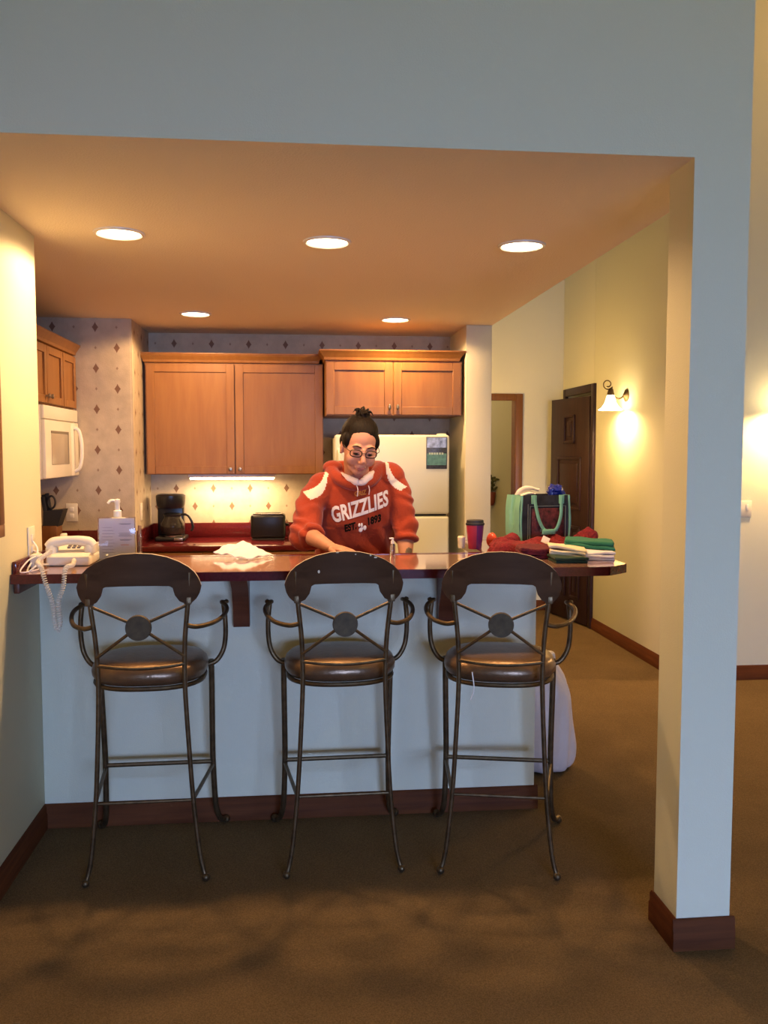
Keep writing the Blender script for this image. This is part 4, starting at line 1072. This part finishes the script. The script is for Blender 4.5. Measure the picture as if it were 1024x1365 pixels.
# hooded sweatshirt
w = MB()
w.loft([((.30, 4.44, .98), .19, .14), ((.30, 4.42, 1.02), .205, .155), ((.30, 4.39, 1.10), .20, .16), ((.30, 4.35, 1.20), .20, .158), ((.30, 4.315, 1.30), .205, .14), ((.30, 4.295, 1.37), .195, .115), ((.30, 4.285, 1.42), .145, .095), ((.30, 4.28, 1.45), .09, .08)])
CL, CR = EL.lerp(WL, .24), ER.lerp(WR, .30)
w.ell(SL + Vector((.02, -.01, .0)), (.082, .082, .072)); w.ell(SR + Vector((-.02, -.01, .0)), (.082, .082, .072))
w.tube([SL + Vector((.03, 0, 0)), SL.lerp(EL, .35) + Vector((-.018, 0, 0)), SL.lerp(EL, .72) + Vector((-.012, 0, -.005)), EL + Vector((-.008, 0, -.005)), CL], [.078, .070, .068, .072, .058], 20, 6)
w.tube([SR + Vector((-.03, 0, 0)), SR.lerp(ER, .35) + Vector((.006, 0, 0)), SR.lerp(ER, .72) + Vector((.0, 0, 0)), ER, CR], [.078, .066, .062, .063, .054], 20, 6)
# rolled cuffs
for (c_, d_, r_) in ((CL, (WL - EL).normalized(), .058), (CR, (WR - ER).normalized(), .056)):
    u = d_.orthogonal().normalized(); v = d_.cross(u)
    w.tube([c_ + (u * math.cos(t) + v * math.sin(t)) * r_ * .78 for t in [2 * PI * k / 12 for k in range(12)]], .020, 10, 2, closed=True)
# hood lying round the neck
hood = [(.300, 4.155, 1.388), (.245, 4.18, 1.402), (.195, 4.235, 1.432), (.178, 4.31, 1.465), (.205, 4.385, 1.475), (.300, 4.415, 1.475), (.395, 4.385, 1.475), (.415, 4.31, 1.472), (.400, 4.24, 1.45), (.360, 4.18, 1.412)]
w.tube(hood, .031, 14, 4, closed=True)
w.ell((.185, 4.33, 1.475), (.05, .06, .035)); w.ell((.30, 4.42, 1.43), (.13, .055, .075))
for v in w.bm.verts:
    n_ = noise.noise(v.co * 7 + Vector((3, 1, 2))); v.co += Vector((0, n_ * .010, n_ * .006))
hd = w.build('hooded_sweatshirt', [M['orange'], M['cream']], person, remesh=.0052, smooth_it=4)
# folds in the fleece: real displacement along the normals
me = hd.data; me.calc_loop_triangles()
nrm = [v.normal.copy() for v in me.vertices]
for v, n_ in zip(me.vertices, nrm):
    c_ = v.co + po
    arm = min(1, max(0, (abs(c_.x - .30) - .17) / .06))
    f_ = math.sin(c_.z * 95 + 4.5 * noise.noise(c_ * 9) + (c_.x - .3) * 30) * .0048 * arm * (1 - min(1, max(0, (c_.z - 1.32) / .08)))
    g2 = math.sin((c_.x - .3) * 55 + (c_.z) * 35 + 4 * noise.noise(c_ * 6)) * .0042 * (1 - arm)
    lowg = 1.6 if c_.z < 1.18 else .55
    v.co += n_ * (f_ + g2 * lowg * max(0, min(1, (1.36 - c_.z) / .1)))
# cream shoulder panels: a band crossing the shoulder seam
for p_ in me.polygons:
    c_ = p_.center + po
    for (x0, z0, x1, z1, wd) in ((.155, 1.437, .058, 1.335, .026), (.440, 1.495, .520, 1.365, .020)):
        ax, az = x1 - x0, z1 - z0; L2 = ax * ax + az * az; t = ((c_.x - x0) * ax + (c_.z - z0) * az) / L2
        side = -1 if x0 < .3 else 1
        bow = .026 * side * math.sin(max(0, min(1, t)) * PI)
        dist = ((c_.x - x0) * az - (c_.z - z0) * ax) / math.sqrt(L2) * (-side)
        if -.05 < t < 1.0 and abs(dist + bow * side - .006) < wd * (.35 + .65 * max(0, min(1, t * 1.3))) : p_.material_index = 1
# jersey lining at the neckline
w = MB(); w.tube([(.222, 4.215, 1.440), (.245, 4.17, 1.425), (.285, 4.135, 1.406), (.300, 4.130, 1.400), (.318, 4.133, 1.406), (.350, 4.155, 1.428), (.375, 4.20, 1.448)], [.010, .015, .017, .012, .018, .018, .012], 12, 6); w.noise(.004, 40, 2); w.build('hood_lining', M['lining'], hd)
w = MB()
for (x, l_) in ((.290, .050), (.345, .042)): w.tube([(x, 4.125, 1.388), (x + .004, 4.112, 1.37), (x + .002, 4.120, 1.388 - l_)], .0025, 6, 4)
w.build('drawstring', M['lining'], hd)
# printed lettering laid on the chest
dg = bpy.context.evaluated_depsgraph_get()
bmh = bmesh.new(); bmh.from_mesh(hd.data); bmesh.ops.translate(bmh, verts=bmh.verts[:], vec=po)
bvh = BVHTree.FromBMesh(bmh)
def print_text(name, text, place, m, bold=.0, thick=.0022, sx=1.0, spacing=1.0):
    """place(u, v) maps text plane (u along 0..1, v up 0..1 of cap height) to chest x, z"""
    cu = bpy.data.curves.new('t', 'FONT'); cu.body = text; cu.size = 1; cu.offset = bold; cu.space_character = spacing; cu.resolution_u = 3
    to_ = bpy.data.objects.new('t', cu); COL.objects.link(to_)
    d_ = bpy.context.evaluated_depsgraph_get(); d_.update(); me_ = bpy.data.meshes.new_from_object(to_.evaluated_get(d_))
    bpy.data.objects.remove(to_)
    bt_ = bmesh.new(); bt_.from_mesh(me_)
    bmesh.ops.triangulate(bt_, faces=bt_.faces[:])
    bmesh.ops.subdivide_edges(bt_, edges=[e for e in bt_.edges if e.calc_length() > .12], cuts=3)
    bmesh.ops.triangulate(bt_, faces=bt_.faces[:])
    xs_ = [v.co.x for v in bt_.verts]; x0, x1 = min(xs_), max(xs_); H_ = .70
    for v in bt_.verts:
        X, Z = place((v.co.x - x0) / (x1 - x0), v.co.y / H_)
        hit = bvh.ray_cast(Vector((X, 3.8, Z)), Vector((0, 1, 0)))
        y = hit[0].y if hit[0] else 4.2
        v.co = Vector((X, y - thick, Z))
    ret = bmesh.ops.extrude_face_region(bt_, geom=bt_.faces[:])
    for v in [g for g in ret['geom'] if isinstance(g, bmesh.types.BMVert)]: v.co.y += thick * 1.6
    q = MB(); q.merge(bt_, False); return q.build(name, m, hd)
def lin(x0, z0, x1, z1, h, slant=0.0, arch=0.0):
    def f(u, v):
        return (x0 + (x1 - x0) * u + slant * v * h * (1 - u * .9), z0 + (z1 - z0) * u + v * h + arch * math.sin(u * PI))
    return f
print_text('lettering', 'GRIZZLIES', lin(.182, 1.208, .450, 1.292, .072, -.22, -.004), M['letter'], .034, spacing=1.02)
print_text('founding_year_print', 'EST.', lin(.238, 1.163, .294, 1.179, .033, -.1), M['dkletter'], .045)
print_text('founding_year_print', '1893', lin(.350, 1.196, .414, 1.213, .034, -.1), M['dkletter'], .045)
print_text('small_gold_print', 'GRIZ', lin(.283, 1.335, .340, 1.345, .022, 0), M['gold'], .03)
# small white emblem between EST. and 1893 : paw-like crest of pads
q = MB()
for (x, z, r1, r2) in ((.313, 1.178, .012, .018), (.318, 1.196, .006, .012), (.333, 1.184, .009, .015), (.306, 1.196, .005, .010)):
    hit = bvh.ray_cast(Vector((x, 3.8, z)), Vector((0, 1, 0))); y = hit[0].y if hit[0] else 4.2
    q.ell((x, y, z), (r1, .004, r2), 16, 10)
q.build('emblem_print', M['letter'], hd)
# trousers and shoes
w = MB(); w.loft([((.30, 4.49, .86), .188, .142), ((.30, 4.49, .92), .19, .145), ((.30, 4.48, 1.0), .178, .13)])
for s in (-1, 1): w.tube([(.30 + s * .085, 4.50, .93), (.30 + s * .095, 4.51, .75), (.30 + s * .10, 4.50, .50), (.30 + s * .105, 4.52, .28), (.30 + s * .11, 4.54, .10)], [.112, .102, .075, .068, .062], 18, 5)
w.build('trousers', M['jeans'], person, remesh=.01, smooth_it=2)
for s in (-1, 1):
    w = MB(); w.tube([(.30 + s * .11, 4.585, .055), (.30 + s * .112, 4.52, .06), (.30 + s * .12, 4.42, .045), (.30 + s * .127, 4.33, .035)], [.042, .048, .045, .032], 16, 5, flat=.85); w.box(.30 + s * .118 - .045, .30 + s * .118 + .045, 4.31, 4.62, 0, .022, .010, 3)
    w.build('shoe', M['shoe'], person)

# ------------------------------------------------------------------ lights
def add_light(name, kind, loc, energy, color, **kw):
    l = bpy.data.lights.new(name, kind); l.energy = energy; l.color = color
    for k_, v in kw.items(): setattr(l, k_, v)
    o = bpy.data.objects.new(name, l); COL.objects.link(o); o.location = loc; return o
WARM = (1, .59, .27)
for i, (x, y) in enumerate(LP):
    add_light('downlight', 'SPOT', (x, y, CEIL - .02), 62, WARM, spot_size=math.radians(166), spot_blend=.22, shadow_soft_size=.045)
add_light('strip_lamp', 'AREA', (-.45, 6.44, 1.342), 9, (1, .66, .34), shape='RECTANGLE', size=.58, size_y=.06)
add_light('sconce_bulb', 'POINT', s1, 62, (1, .60, .25), shadow_soft_size=.03)
add_light('sconce_bulb', 'POINT', s2, 85, (1, .60, .25), shadow_soft_size=.03)
add_light('header_fill', 'POINT', (2.6, -.2, 3.8), 26, (.88, .86, .22), shadow_soft_size=.15)  # added light without a fixture, pulls the header towards yellow-green
add_light('right_wall_fill', 'POINT', (3.7, 4.5, 4.3), 26, (1, .62, .28), shadow_soft_size=.1)  # unseen added wall-washer that brightens the upper right wall
add_light('hall_back_fill', 'POINT', (1.50, 7.35, 1.85), 25, (1, .60, .22), shadow_soft_size=.06)  # added out of view behind the stub to lift the hall back wall
wl = add_light('window_daylight', 'AREA', (1.5, -5.90, 1.35), 168, (.35, .52, 1), shape='RECTANGLE', size=2.8, size_y=1.5)
wl.rotation_euler = (math.radians(70), 0, math.radians(6)); wl.data.spread = math.radians(78)
add_light('beyond_room_bulb', 'POINT', (1.7, 9.0, 2.3), 9, (1, .72, .40), shadow_soft_size=.1)
wd_ = bpy.data.worlds.new('world'); scene.world = wd_; wd_.use_nodes = True
wd_.node_tree.nodes['Background'].inputs[0].default_value = (.55, .7, 1, 1); wd_.node_tree.nodes['Background'].inputs[1].default_value = .15

# ------------------------------------------------------------------ camera
p, r, yw, F, Hc = .069173, .000509, .101214, 1169.0, 1.55
fw = Vector((math.sin(yw) * math.cos(p), math.cos(yw) * math.cos(p), -math.sin(p)))
rt = Vector((math.cos(yw), -math.sin(yw), 0)); up = rt.cross(fw)
rt2 = rt * math.cos(r) + up * math.sin(r); up2 = rt2.cross(fw)
cd = bpy.data.cameras.new('camera'); cam = bpy.data.objects.new('camera', cd); COL.objects.link(cam)
cam.matrix_world = Matrix(((rt2.x, up2.x, -fw.x, 0), (rt2.y, up2.y, -fw.y, 0), (rt2.z, up2.z, -fw.z, Hc), (0, 0, 0, 1)))
cd.sensor_fit = 'VERTICAL'; cd.sensor_height = 36; cd.lens = F / 1365 * 36; cd.clip_start = .05
scene.camera = cam
vs = scene.view_settings; vs.view_transform = 'Standard'; vs.look = 'None'; vs.exposure = 0; vs.gamma = 1; vs.use_curve_mapping = False
for o in list(bpy.data.objects):
    if '_o' in o.keys(): del o['_o']
